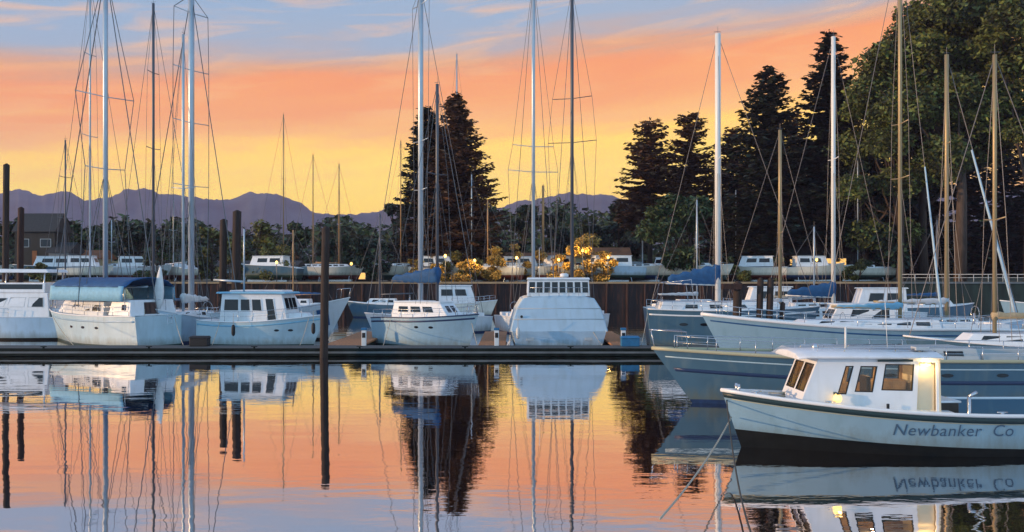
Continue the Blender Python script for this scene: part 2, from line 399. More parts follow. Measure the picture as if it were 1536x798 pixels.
# ================================================================== WORLD / SKY
w = bpy.data.worlds.new('World'); sc.world = w; w.use_nodes = True
nt = w.node_tree; nt.nodes.clear(); N = nt.nodes.new; Lk = nt.links.new
out = N('ShaderNodeOutputWorld'); bg = N('ShaderNodeBackground'); Lk(bg.outputs[0], out.inputs[0])
tc = N('ShaderNodeTexCoord'); sep = N('ShaderNodeSeparateXYZ'); Lk(tc.outputs['Generated'], sep.inputs[0])
def math_(op, a, b=None, clamp=False):
    n = N('ShaderNodeMath'); n.operation = op; n.use_clamp = clamp
    for i, v in enumerate((a,b)):
        if v is None: continue
        if isinstance(v, (int,float)): n.inputs[i].default_value = v
        else: Lk(v, n.inputs[i])
    return n.outputs[0]
X_, Y_, Z_ = sep.outputs
hyp = math_('SQRT', math_('ADD', math_('MULTIPLY', X_, X_), math_('MULTIPLY', Y_, Y_)))
el = math_('DIVIDE', Z_, math_('MAXIMUM', hyp, .01))        # tan elevation
# cloud coordinates: azimuth, elevation, stretched
cmb = N('ShaderNodeCombineXYZ')
sl = math_('ADD', el, math_('MULTIPLY', X_, -.13))
Lk(math_('MULTIPLY', X_, 2.2), cmb.inputs[0]); Lk(math_('MULTIPLY', sl, 17.0), cmb.inputs[1]); Lk(math_('MULTIPLY', Y_, 1.2), cmb.inputs[2])
nz = N('ShaderNodeTexNoise'); nz.inputs['Scale'].default_value = 1.5; nz.inputs['Detail'].default_value = 6; nz.inputs['Roughness'].default_value = .55; nz.inputs['Distortion'].default_value = .5
Lk(cmb.outputs[0], nz.inputs['Vector'])
nf = math_('SUBTRACT', nz.outputs['Fac'], .5)
v = math_('ADD', math_('SUBTRACT', el, math_('MULTIPLY', X_, .085)), math_('MULTIPLY', nf, .085))
ramp = N('ShaderNodeValToRGB'); Lk(math_('MULTIPLY', v, 2.0, True), ramp.inputs[0])
cr = ramp.color_ramp
stops = [(0,(246,150,84)),(.045,(255,180,70)),(.085,(255,210,62)),(.125,(255,214,70)),(.155,(255,202,72)),(.18,(248,180,88)),(.205,(240,156,78)),(.23,(236,144,74)),(.25,(210,150,110)),(.268,(170,158,162)),(.29,(144,162,188)),(.33,(136,162,194)),(.5,(112,146,190))]
cr.elements[0].position = 0; cr.elements[0].color = (*s2l(stops[0][1]),1)
cr.elements[1].position = 1; cr.elements[1].color = (*s2l(stops[-1][1]),1)
for p, c in stops[1:-1]:
    k_ = 1.22 if .04 < p < .17 else 1.08
    q_ = s2l(c); e = cr.elements.new(p*2); e.color = (q_[0]*k_, q_[1]*k_, q_[2]*.75 if k_ > 1.1 else q_[2], 1)
# wisps: brighter salmon streaks
nz2 = N('ShaderNodeTexNoise'); nz2.inputs['Scale'].default_value = 3.1; nz2.inputs['Detail'].default_value = 7; nz2.inputs['Distortion'].default_value = .8
Lk(cmb.outputs[0], nz2.inputs['Vector'])
wis = N('ShaderNodeMapRange'); wis.inputs['From Min'].default_value = .5; wis.inputs['From Max'].default_value = .72; Lk(nz2.outputs['Fac'], wis.inputs['Value'])
band = N('ShaderNodeMapRange'); band.interpolation_type = 'SMOOTHSTEP'; band.inputs['From Min'].default_value = .10; band.inputs['From Max'].default_value = .18; Lk(v, band.inputs['Value'])
mixw = N('ShaderNodeMix'); mixw.data_type = 'RGBA'; Lk(math_('MULTIPLY', math_('MULTIPLY', wis.outputs[0], band.outputs[0]), .5), mixw.inputs[0])
Lk(ramp.outputs[0], mixw.inputs[6]); mixw.inputs[7].default_value = (*s2l((250,186,112)),1)
# back half of the sky: cool blue
back = N('ShaderNodeMapRange'); back.interpolation_type = 'SMOOTHSTEP'; back.inputs['From Min'].default_value = .45; back.inputs['From Max'].default_value = -.35; Lk(Y_, back.inputs['Value'])
bramp = N('ShaderNodeValToRGB'); Lk(math_('MULTIPLY', Z_, 1.0, True), bramp.inputs[0])
br = bramp.color_ramp; br.elements[0].color = (.36,.56,.72,1); br.elements[1].color = (.22,.38,.62,1); e = br.elements.new(.25); e.color = (.44,.70,.95,1)
mixb = N('ShaderNodeMix'); mixb.data_type = 'RGBA'; Lk(back.outputs[0], mixb.inputs[0]); Lk(mixw.outputs[2], mixb.inputs[6]); Lk(bramp.outputs[0], mixb.inputs[7])
# a physical sky adds a little of its own light
sky = N('ShaderNodeTexSky'); sky.sky_type = 'NISHITA'; sky.sun_disc = False
SUN_EL, SUN_AZ = R(7), R(-102)   # azimuth from +Y towards +X
sky.sun_elevation = SUN_EL; sky.sun_rotation = SUN_AZ
sc1 = N('ShaderNodeVectorMath'); sc1.operation = 'SCALE'; Lk(sky.outputs[0], sc1.inputs[0]); sc1.inputs['Scale'].default_value = .008
ad = N('ShaderNodeVectorMath'); ad.operation = 'ADD'; Lk(mixb.outputs[2], ad.inputs[0]); Lk(sc1.outputs[0], ad.inputs[1])
Lk(ad.outputs[0], bg.inputs[0]); bg.inputs[1].default_value = 1.27
w.cycles.sampling_method = 'MANUAL'; w.cycles.sample_map_resolution = 512

sl_ = bpy.data.lights.new('sun', 'SUN'); sl_.energy = 3.6; sl_.color = (1,.62,.32); sl_.angle = R(.6)
so = bpy.data.objects.new('sun', sl_); col.objects.link(so)
d = Vector((math.sin(SUN_AZ)*math.cos(SUN_EL), math.cos(SUN_AZ)*math.cos(SUN_EL), math.sin(SUN_EL)))
so.rotation_euler = d.to_track_quat('Z','Y').to_euler()

# ================================================================== SETTING
def water():
    me = MB(); me.add([(-9000,-300,0),(9000,-300,0),(9000,9000,0),(-9000,9000,0)], [(0,1,2,3)])
    m = bpy.data.materials.new('water'); m.use_nodes = True; nt = m.node_tree; b = nt.nodes['Principled BSDF']; L = nt.links.new
    b.inputs['Base Color'].default_value = (.66,.61,.63,1); b.inputs['Metallic'].default_value = 1; b.inputs['Roughness'].default_value = .012; b.inputs['IOR'].default_value = 1.33
    tc = nt.nodes.new('ShaderNodeTexCoord')
    def nse(scale, detail, st):
        mp = nt.nodes.new('ShaderNodeMapping'); mp.inputs['Scale'].default_value = st; L(tc.outputs['Object'], mp.inputs[0])
        n = nt.nodes.new('ShaderNodeTexNoise'); n.inputs['Scale'].default_value = scale; n.inputs['Detail'].default_value = detail; L(mp.outputs[0], n.inputs['Vector']); return n.outputs['Fac']
    a = nse(.55, 2, (.35,1.0,1)); c = nse(2.6, 3, (.4,1,1)); patch = nse(.045, 2, (.5,1,1))
    r = nt.nodes.new('ShaderNodeMapRange'); r.inputs['From Min'].default_value = .42; r.inputs['From Max'].default_value = .62; r.inputs['To Min'].default_value = .10; r.inputs['To Max'].default_value = .55; L(patch, r.inputs['Value'])
    mm = nt.nodes.new('ShaderNodeMath'); mm.operation = 'MULTIPLY'; L(c, mm.inputs[0]); L(r.outputs[0], mm.inputs[1])
    ma = nt.nodes.new('ShaderNodeMath'); ma.operation = 'ADD'; L(a, ma.inputs[0]); L(mm.outputs[0], ma.inputs[1])
    bp = nt.nodes.new('ShaderNodeBump'); bp.inputs['Strength'].default_value = 1; bp.inputs['Distance'].default_value = .010; L(ma.outputs[0], bp.inputs['Height']); L(bp.outputs[0], b.inputs['Normal'])
    M['water'] = m
    tag(me.build('water', 'water'), kind='structure')
water()
QY = 130.0; QZ = 3.9
# land behind the quay, one gently rising sheet to the horizon
def land():
    mb = MB(); xs = [-9000,-3000,-900]+[-600+i*40 for i in range(31)]+[900,3000,9000]; ys = [QY+1.2,160,200,260,350,500,800,1500,3000,5000,8900]
    vs = []
    for y in ys:
        for x in xs:
            z = QZ-.02
            if y > 160: z += .5*mnoise.noise(Vector((x*.02,y*.02,0)))
            if x > 20 and y > 150: z += min(1,(x-20)/60)*min(1,(y-150)/80)*3
            vs.append((x,y,z))
    n = len(xs); mb.add(vs, [(j*n+i, j*n+i+1, (j+1)*n+i+1, (j+1)*n+i) for j in range(len(ys)-1) for i in range(n-1)])
    tag(mb.build('ground', 'land', None, True), kind='structure')
land()
def quay():
    r = tag(empty('quay_wall', (0,QY,0)), 'dark brown timber quay wall with pale cap behind the moored boats', 'quay wall')
    MB().box(-260, 58, 0, 1.2, -1.5, QZ-.25).build('wall', 'wall_brown', r)
    MB().box(-260, 58, -.25, 1.4, QZ-.25, QZ+.02).build('cap', 'cap_tan', r)
    b = MB()
    for i in range(54): x = -92+i*2.8+rnd.uniform(-.5,.5); b.tube([(x,-.2,-1),(x,-.2,QZ-.26)], .19, 7)
    o = b.build('fender_timbers', 'pile_red', r, True); o['kind'] = 'stuff'
    r2 = tag(empty('stone_quay', (0,QY,0)), 'mossy dark green quay wall under the tall trees with a pipe railing on top', 'quay wall')
    MB().box(58.004, 400, -.02, 1.2, -1.5, QZ-.25).build('wall', 'wall_green', r2)
    MB().box(58.004, 400, -.25, 1.4, QZ-.25, QZ+.02).build('cap', 'dock_strip', r2)
    g = MB()
    for i in range(30): x = 58.3+i*2.2; g.tube([(x,.1,QZ),(x,.1,QZ+1.15)], .05, 5)
    g.tube([(58.2,.1,QZ+1.15),(124,.1,QZ+1.15)], .05, 5); g.tube([(58.2,.1,QZ+.65),(124,.1,QZ+.65)], .035, 5)
    g.build('railing', 'cabin_grey', r2, True)
quay()
# hills
def hills():
    prof = [(-900,300),(-300,292),(0,290),(30,284),(60,291),(100,287),(130,300),(165,297),(190,284),(215,281),(245,290),(300,296),(345,299),(380,288),(410,288),(440,300),(480,320),(520,321),(560,318),(600,306),(680,300),(740,312),(790,298),(850,290),(900,292),(960,304),(1010,310),(1080,300),(1300,290),(1800,280),(2600,300)]
    def py(px):
        for (a,ya),(b,yb) in zip(prof, prof[1:]):
            if a <= px <= b: t = (px-a)/(b-a); t = t*t*(3-2*t); return lerp(ya,yb,t)
        return 300
    Y0 = 3800; mb = MB(); vs = []; NX = 900; rows = [(2900,0),(3100,.25),(3300,.5),(3500,.76),(3680,.93),(3800,1),(4000,.85),(4400,.3)]
    for Y, k in rows:
        for i in range(NX+1):
            px = -900+3500*i/NX; x = wx(px, Y0)
            H = (HY-py(px))*Y0/F
            nse = mnoise.fractal(Vector((x*.006,Y*.006,3)), 1, 2, 5)
            z = H*k*(1+.10*nse*(1 if k < 1 else .25))+ (9*mnoise.fractal(Vector((x*.03,Y*.03,0)),1,2,4) if k > 0 else 0)
            vs.append((x*Y/Y0 if k < 1 else x, Y, max(0,z)+QZ-1))
    n = NX+1; mb.add(vs, [(j*n+i, j*n+i+1, (j+1)*n+i+1, (j+1)*n+i) for j in range(len(rows)-1) for i in range(NX)])
    tag(mb.build('hills', 'hill', None, True), kind='structure')
hills()

# ================================================================== TREES
def leafquad(mb, c, sz, r, droop=0, flat=.5):
    a = r.uniform(0, 6.283); e = r.uniform(-flat, flat)
    u = Vector((math.cos(a), math.sin(a), e-droop)).normalized(); w_ = Vector((-math.sin(a)*r.uniform(.3,1), math.cos(a)*r.uniform(.3,1), r.uniform(-1,1)*flat*1.4+.05)).normalized()
    l = sz*r.uniform(.4,1.5); ww = sz*r.uniform(.3,.6)
    c = Vector(c); tip = c+u*l; m = c+u*l*.45
    mb.add([c-u*l*.4, m-w_*ww, tip, m+w_*ww], [(0,1,2,3)])
def conifer(px, Y, top_py, label, R_=None, mt='leaf_fir', base_py=None, seed=0, gap=.0, bare=.1, leaf=.75, dens=1.0, group=None, trunk='bark', ragged=.3, cat='tree', lean=0, shp=.72):
    r = random.Random(seed+int(px)*13); X = wx(px,Y); z0 = QZ-.3
    H = wz(top_py,Y)-z0; R_ = R_ or H*.2
    root = tag(empty('conifer_tree', (X,Y,z0)), label, cat, group)
    t = MB(); t.tube([(0,0,0),(lean*.3,0,H*.3),(lean*.7,0,H*.7),(lean,0,H*.985)], H*.014+.12, 8, r1=.03)
    crown = MB(); z = H*bare; step = max(.42, H*.019)/dens
    while z < H*.985:
        k = (z-H*bare)/(H*(1-bare)); prof = (1-k)**shp*(.75+.25*math.sin(min(1,k*5)*1.57))
        nb = 5+int(8*(1-k))
        for b in range(nb):
            if r.random() < gap: continue
            a = r.uniform(0,6.283); L = R_*prof*r.uniform(1-ragged*1.6, 1+ragged*.7)+.35
            el_ = r.uniform(-.30,.05)+k*.5; px_, py_ = math.cos(a), math.sin(a)
            bz = z+r.uniform(-.3,.3)*step*2; lx = lean*z/H
            e = (lx+px_*L, py_*L, bz+L*el_)
            if L > 1.2: t.tube([(lx,0,bz),(lx+px_*L*.6,py_*L*.6,bz+L*el_*.5),e], .05+L*.012, 4, r1=.015)
            nl = max(3, int(L*4.6*dens/leaf*.8))
            for q in range(nl):
                s_ = (q+r.random())/nl; s_ = s_**.7; sp = (1-s_)*.22*L+.25
                c = (lx+px_*L*s_+r.uniform(-sp,sp)*-py_, py_*L*s_+r.uniform(-sp,sp)*px_, bz+L*el_*s_*s_+r.uniform(-.25,.15)*leaf)
                leafquad(crown, c, leaf*(1.35-.5*s_), r, droop=.18, flat=.28)
        z += step*r.uniform(.8,1.2)
    for q in range(8): leafquad(crown, (lean+r.uniform(-.2,.2), r.uniform(-.2,.2), H*r.uniform(.95,1.0)), leaf*.6, r, droop=-1, flat=1)
    t.build('trunk', trunk, root, True); crown.build('crown', mt, root)
    return root
def broadleaf(px, Y, top_py, width_px, label, mt='leaf_maple', seed=0, n=2600, leaf=.9, bottom=.25, trunk='bark', limbs=9, cat='tree', group=None, z0=None, name='broadleaf_tree', tr=None, lobes=None):
    r = random.Random(seed*31+int(px)); X = wx(px,Y); z0 = QZ-.3 if z0 is None else z0
    H = wz(top_py,Y)-z0; W = width_px*Y/F/2
    root = tag(empty(name, (X,Y,z0)), label, cat, group)
    t = MB(); hb = H*bottom; tr = tr or H*.016+.1
    t.tube([(0,0,0),(r.uniform(-.3,.3),0,hb*.6),(0,0,H*.5)], tr, 9, r1=tr*.5)
    crown = MB(); nl = lobes or max(5, int(6+H*.5)); ls = []
    for i in range(nl):
        a = r.uniform(0,6.283); zz = r.uniform(0,1); rad = W*math.sqrt(max(.05,1-(zz*1.05-.38)**2*1.7))*r.uniform(.3,.95)
        c = Vector((math.cos(a)*rad, math.sin(a)*rad*.8, hb+(H-hb)*(.08+.80*zz))); s_ = W*r.uniform(.24,.42)
        if c.z+s_*.8 > H: c.z = H-s_*.8
        ls.append((c, s_))
        if i < limbs+4:
            s0 = Vector((0,0,lerp(hb*.6,H*.5,r.random()*.9))); mid = s0.lerp(c,.5)+Vector((0,0,-H*.03))
            t.tube([s0,mid,c], tr*.38, 5, r1=.05)
            for k in range(3):
                e = c+Vector((r.uniform(-1,1),r.uniform(-1,1),r.uniform(-.3,1)))*s_*.8; t.tube([mid.lerp(c,.6),e], .09, 4, r1=.02)
    tot = sum(s*s for _, s in ls)
    for c, s_ in ls:
        m = int(n*s_*s_/tot)
        for q in range(m):
            d_ = Vector((r.gauss(0,1),r.gauss(0,1),r.gauss(0,1))).normalized()*s_*(r.random()**.35)
            d_.z *= .72; d_ *= 1+.3*mnoise.noise(c+d_*1.2/max(1,s_)*2)
            leafquad(crown, c+d_, leaf, r, droop=.3, flat=.9)
    t.build('trunk', trunk, root, True); crown.build('crown', mt, root)
    return root
def bush(px, Y, top_py, w_px, label, mt, n=700, leaf=.5, seed=0, group=None):
    return broadleaf(px, Y, top_py, w_px, label, mt, seed, n, leaf, bottom=.05, name='shrub', cat='shrub', group=group, tr=.12, limbs=2, lobes=7)

# right-hand wood
conifer(975,165,178,'small round topped conifer, first of the row left of the tall trees', R_=7.4, shp=.5, mt='leaf_rust', seed=1, bare=.34, gap=.3, leaf=.8, dens=1.35, ragged=.2)
conifer(1036,160,168,'conifer with layered open branches between the round topped one and the white mast', R_=8, shp=.55, mt='leaf_rust', seed=2, bare=.32, gap=.35, leaf=.75, dens=1.35, ragged=.2)
conifer(1098,170,190,'thin ragged conifer with sunset showing through its boughs', R_=8.5, shp=.6, mt='leaf_rust', seed=3, gap=.28, bare=.15, leaf=.75, dens=1.3)
conifer(1152,150,100,'tall dark fir just right of the white mast', R_=11, mt='leaf_fir', shp=.65, seed=4, gap=.03, leaf=.85, dens=1.35, ragged=.22, bare=.06)
conifer(1236,152,44,'tallest pointed fir with a bare ragged tip', R_=11, mt='leaf_fir', seed=5, gap=.05, leaf=.85, dens=1.35, ragged=.22, bare=.06, lean=1.0)
conifer(1195,175,165,'shorter fir filling the gap between the two tallest dark firs', R_=7.5, mt='leaf_rust', seed=6, leaf=.85)
conifer(1268,160,130,'fir tucked against the left edge of the big maple', R_=7, mt='leaf_rust', seed=8, leaf=.85)
broadleaf(1352,140,40,200,'olive leaved maple with a stepped left edge beside the pointed fir', seed=3, n=26000, leaf=.55, bottom=.12)
broadleaf(1440,136,-50,250,'huge maple with pale forked limbs rising above the picture', seed=5, n=34000, leaf=.55, bottom=.45, trunk='bark_pale', limbs=14, tr=1.0)
broadleaf(1385,150,-30,150,'tall maple behind the forked one, leaves lit yellow green', seed=6, n=20000, leaf=.58, bottom=.3)
broadleaf(1545,132,-70,190,'large maple cut off by the right edge', seed=7, n=26000, leaf=.55, bottom=.35, trunk='bark_pale')
broadleaf(1016,138,290,118,'dense dome shaped dark green tree below the layered conifers', mt='leaf_green', seed=9, n=9000, leaf=.6, bottom=.05)
broadleaf(1302,146,210,120,'low dark leaved tree under the stepped maple', mt='leaf_deep', seed=10, n=4500, leaf=.8, bottom=.05)
for i, px in enumerate([1110,1178,1215,1262,1310,1352,1395,1452,1505,1552]):
    conifer(px, 172+(i%3)*6, [250,225,210,230,190,140,120,110,100,120][i], 'dark understorey fir standing in shadow inside the wood', R_=8, mt='leaf_fir', seed=30+i, leaf=1.1, dens=.8, bare=.03, group='understorey firs in the wood')
# middle conifers
conifer(640,150,158,'left one of the close pair of firs behind the anchored masts', R_=7, shp=.6, mt='leaf_fir', seed=11, bare=.03, leaf=.7, dens=1.4, ragged=.2)
conifer(684,148,138,'taller broader fir of the close pair, boughs edged with rust', R_=11, shp=.75, mt='leaf_rust', seed=12, bare=.03, gap=.05, leaf=.7, dens=1.5, ragged=.2)
conifer(662,158,190,'dark fir wedged behind the close pair', R_=6.5, mt='leaf_fir', seed=13, bare=.03, leaf=.8)
broadleaf(928,175,290,80,'dark conical tree between the two tall masts and the layered conifers', mt='leaf_deep', seed=14, n=2600, leaf=.7, bottom=.05)
broadleaf(880,185,322,60,'mid green tree behind the golden bushes', mt='leaf_green', seed=15, n=1500, leaf=.7, bottom=.05)
broadleaf(598,180,290,50,'small hazy tree at the left foot of the fir pair', mt='leaf_deep', seed=16, n=1500, leaf=.7, bottom=.05)
broadleaf(556,140,348,76,'low round bush tree with golden rim at the quay', mt='leaf_deep', seed=17, n=2500, leaf=.5, bottom=.04)
# far wood: one mass of far-off trees
def far_wood():
    r = random.Random(5); mb = MB()
    def tops(px):
        return 338+8*math.sin(px*.021)+6*math.sin(px*.057+1) + (-22 if 740 < px < 960 else 0) + (-14 if px < 120 else 0)
    for i in range(900):
        px = r.uniform(-250,1650); Y = r.uniform(260,460); top = tops(px)+r.uniform(-6,14); H = wz(top,Y)-QZ; X = wx(px,Y)
        Rr = r.uniform(3,6)
        for q in range(70):
            k = r.random(); a = r.uniform(0,6.283); rad = Rr*(math.sqrt(max(0,1-k**2.2)))*r.uniform(.3,1)
            leafquad(mb, (X+math.cos(a)*rad, Y+math.sin(a)*rad, QZ+H*k), 1.9, r, .2, .7)
    o = mb.build('far_wood', 'leaf_green'); tag(o, 'far off band of woodland under the purple hills', 'woodland', kind='stuff')
far_wood()
tree_row = [(48,150,316,90,'leaf_deep'),(130,165,326,70,'leaf_green'),(205,160,330,80,'leaf_deep'),(250,170,326,60,'leaf_green'),(318,165,334,70,'leaf_olive'),(385,160,330,90,'leaf_olive'),(445,168,328,70,'leaf_green'),(505,172,330,60,'leaf_green'),(735,170,300,60,'leaf_deep'),(782,175,300,70,'leaf_deep'),(832,172,306,60,'leaf_deep')]
desc = ['behind the dark boathouse','behind the cream kiosk','behind the mast of the navy covered boat','between the two thick left masts','beside the pair of tall dark piles','yellow green and wide, right of the pair of piles','behind the lone thin mast','right of the single near pile','right foot of the fir pair','behind the left one of the two tall central masts','behind the right one of the two tall central masts']
for (px,Y,tp,wd,m_), ds in zip(tree_row, desc):
    broadleaf(px,Y,tp,wd,'broad quayside tree '+ds, mt=m_, seed=px, n=2600, leaf=.65, bottom=.08)
gb = [(620,136,384,40,'leaf_sunlit_gold','golden bush by the blue boom cover'),(690,137,376,60,'leaf_olive','olive gold bush under the fir pair'),(762,139,360,56,'leaf_sunlit_gold','golden bush right of the fir pair'),(806,137,374,44,'leaf_sunlit_gold','golden bush beside the left central mast'),(880,138,348,74,'leaf_sunlit_gold','tallest bush painted bright sunlit gold right of the central masts'),(922,139,372,44,'leaf_olive','olive bush right of the brightest golden one'),(1100,138,384,50,'leaf_olive','dull olive bush behind the white mast'),(1160,139,380,40,'leaf_olive','dull olive bush left of the lit quay building'),(345,139,362,50,'leaf_olive','yellow green bush by the pair of tall piles'),(410,139,356,60,'leaf_olive','yellow green bush at the lone thin mast'),(235,139,372,50,'leaf_green','green bush left of the two thick masts'),(60,138,392,40,'leaf_olive','small bush in front of the dark boathouse'),(1290,137,388,50,'leaf_green','green bush where the railing starts'),(652,133.5,392,36,'leaf_sunlit_gold','low golden bush at the quay edge beside the blue boom cover'),(705,133,388,50,'leaf_sunlit_gold','low golden bush at the quay edge under the fir pair'),(742,134,380,44,'leaf_sunlit_gold','taller bush painted sunlit gold at the quay edge left of the central masts'),(840,133,378,44,'leaf_sunlit_gold','golden bush at the quay edge between the two central masts'),(868,133,366,54,'leaf_sunlit_gold','big bush painted sunlit gold at the quay edge right of the dark central mast'),(905,134,372,50,'leaf_sunlit_gold','golden bush at the quay edge right of the big one')]
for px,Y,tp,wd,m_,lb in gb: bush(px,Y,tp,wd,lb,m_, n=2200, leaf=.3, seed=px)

# ================================================================== BOATS, second and front row
def angd(deg): return R(deg)
LEFT = math.pi
# --- white flybridge cruiser at far left
h = Hull(11,3.8,2.3,1.7,1.6,over=.9)
r_ = place(20,66,LEFT,'motor_cruiser','white flybridge cruiser cut off at the left edge, hardtop with dark windows','motorboat')
base(r_,h,'hull_blue','boot_black',.15)
house(r_,'cabin',-3.6,2.4,1.6,1.1,1.6,3.5,rf=1.2,ra=.2,win=[w_ for w_ in sides((.08,.3,.45,.8))+sides((.36,.6,.45,.8))+sides((.66,.84,.45,.78))]+[('f',.1,.48,.4,.85),('f',.52,.9,.4,.85)],frame='cabin_grey')
b = MB()
for x,y in ((-3.0,-1.3),(-3.0,1.3),(1.2,-1.0),(1.2,1.0)): b.tube([(x,y,3.45),(x-.1,y,5.0)],.06,6)
b.build('hardtop_posts','steel',r_,True)
house(r_,'flybridge',-3.2,1.0,1.5,1.1,3.5,4.25,rf=.3,ra=.0,tin=.05,mt='cabin_white',win=[('s',.05,.95,.35,.85),('p',.05,.95,.35,.85),('f',.1,.9,.35,.85)])
b = MB().hexa([(-3.5,-1.5,5.0),(1.6,-1.2,5.0),(1.6,1.2,5.0),(-3.5,1.5,5.0),(-3.3,-1.4,5.25),(1.3,-1.1,5.3),(1.3,1.1,5.3),(-3.3,1.4,5.25)]); b.build('hardtop','cabin_white',r_,bevel=.05)
guard_rails(h,r_,.45,.98)

# --- A: navy covered sloop/motorsailer
hA = Hull(13.2,4.4,2.35,2.05,2.1,over=1.0,tr=-.15,w0=.8,wl=.92)
aA = angd(180-33)
r_ = place(152,61.5,aA,'sailboat','large pale sailboat under a long navy canvas awning, stern turned to the dock','sailboat')
base(r_,hA,'hull_ice','boot_green',.14,rail='rail_white')
house(r_,'cabin',-2.8,4.0,1.6,1.0,2.0,3.0,rf=.9,ra=.1,win=sides((.06,.24,.35,.75))+sides((.3,.48,.35,.75))+sides((.54,.7,.35,.72))+[('f',.15,.45,.35,.8),('f',.55,.85,.35,.8)],frame='cabin_grey')
def awning(root,x0,x1,w,z,h1,mt,mt2,sag=.1):
    mb = MB(); rings = []
    for i in range(13):
        x = lerp(x0,x1,i/12); s_ = sag*abs(math.sin(i*math.pi/4)); e = 1-.06*(i in (0,12))
        prof_ = [(-w*e,z-.0),(-w*.72*e,z+h1*.62-s_*.5),(-w*.3,z+h1*.92-s_*.3),(0,z+h1-s_*.2),(w*.3,z+h1*.92-s_*.3),(w*.72*e,z+h1*.62-s_*.5),(w*e,z)]
        rings.append([(x,a,b_) for a,b_ in prof_]+[(x,a,b_-.05) for a,b_ in reversed(prof_)])
    mb.loft(rings); a = mb.build('awning',mt,root,True)
    c = MB()
    for sd in (-1,1):   # side curtain
        rings = []
        for i in range(25):
            x = lerp(x0+.1,x1-.1,i/24); off = .05*math.sin(i*1.7); y = sd*(w*.985+off*.4)
            rings.append([(x,y,z+.02),(x,y+sd*.05,z-.45),(x,y+sd*.09,z-.98),(x,y+sd*.06,z-.98),(x,y+sd*.02,z-.45),(x,y-sd*.03,z+.02)])
        c.loft(rings)
    c.build('side_curtain',mt2,a,True)
    p = MB()
    for x in (x0+.1,lerp(x0,x1,.33),lerp(x0,x1,.66),x1-.1):
        for sd in (-1,1): p.tube([(x,sd*w*.93,z-1.6),(x,sd*w*.93,z)],.025,5)
    p.build('awning_frame','steel',root,True)
house(r_,'aft_cabin',-6.1,-3.6,1.75,1.75,2.1,3.15,rf=.25,ra=.2,tin=.15,win=sides((.2,.42,.35,.7))+[('a',.3,.62,.1,.85,'door')])
awning(r_,-5.7,3.2,1.95,4.05,.62,'canvas_navy','canvas_sky')
guard_rails(hA,r_)
pulpit(r_,hA)
stripe(hA,r_,-.42,-.30,'hull_steel'); portlights(hA,r_,(.3,.42,.54),1.25,.09,.2)
mast(r_,-.5,2.6,26.5,.17,'alloy',sp=((17.4,2.2),(12.3,1.5)),h=hA,fore=(6.4,0,2.4),back=(-6.5,0,2.2),wr=.03,boom=(-5.4,3.95))
b = MB(); b.tube([(-6.62,-1.0,.25),(-6.62,-1.0,2.1)],.03,5); b.tube([(-6.62,-.65,.25),(-6.62,-.65,2.1)],.03,5)
for i in range(5): b.tube([(-6.62,-1.0,.4+i*.38),(-6.62,-.65,.4+i*.38)],.025,5)
b.build('boarding_ladder','steel',r_,True)

# --- bow-on small sloop between A and B
h = Hull(8.5,2.6,2.5,1.7,1.5,over=1.1,flare=.4)
r_ = place(281,62.5,angd(-97),'sailboat','narrow sloop seen bow on between the navy covered boat and the blue windowed trawler','sailboat')
base(r_,h,'hull_blue','boot_blue',.15); sailing_trunk(r_,h); pulpit(r_,h)
mast(r_,.6,2.2,22.0,.10,'alloy',sp=((11,.9),),h=h,fore=(4.1,0,2.4),boom=(-3.2,2.9),cover=('sail_white',.75,.22))
MB().loft([[(4.0+.16*math.cos(a)*k-zz*.10,.34*math.sin(a)*k+zz*.0,2.5+zz) for a in [2*math.pi*i/9 for i in range(9)]] for zz,k in ((0,.5),(.5,1),(1.2,1.1),(1.9,.8),(2.5,.45),(2.9,.15))]).build('sail_bag','sail_white',r_,True)

# --- back sloop with thick mast 287
h = Hull(12,3.7,1.8,1.4,1.3)
r_ = place(287,71,angd(-26),'sailboat','sloop moored behind the others whose thick tall mast has four spreaders','sailboat',off=(.6,0))
base(r_,h,'hull_white','boot_blue'); sailing_trunk(r_,h); guard_rails(h,r_)
mast(r_,.6,1.8,28,.24,'alloy',sp=((26.3,1.8),(21.6,1.9),(17.3,1.9),(12.1,1.9)),h=h,fore=(5.8,0,1.9),back=(-5.8,0,1.5),wr=.035)
# rear sloops (only masts really show)
for (px,Y,top,rr,mt_,lb,L_) in [(230,78,5,.12,'alloy_dark','rear sloop with a thin dark mast between the two thick masts',9.5),(135,80,-30,.09,'alloy','rear sloop whose pale mast stands just left of the navy covered boat mast',10),(98,88,210,.08,'alloy_dark','rear sloop with a short dark mast at far left behind the dock',8)]:
    h = Hull(L_,3.1,1.6,1.2,1.1)
    r_ = place(px,Y,angd(170),'sailboat',lb,'sailboat',off=(.5,0)); base(r_,h,'hull_white','boot_blue'); sailing_trunk(r_,h,nwin=3)
    tz = wz(top,Y); mast(r_,.5,1.6,tz,rr,mt_,sp=((lerp(2,tz,.52),1.1),(lerp(2,tz,.77),.9)),h=h,fore=(L_/2-.2,0,1.7),back=(-L_/2+.1,0,1.3),wr=.018,boom=(-L_/2+1,2.6),cover=('canvas_navy',.4,.16))

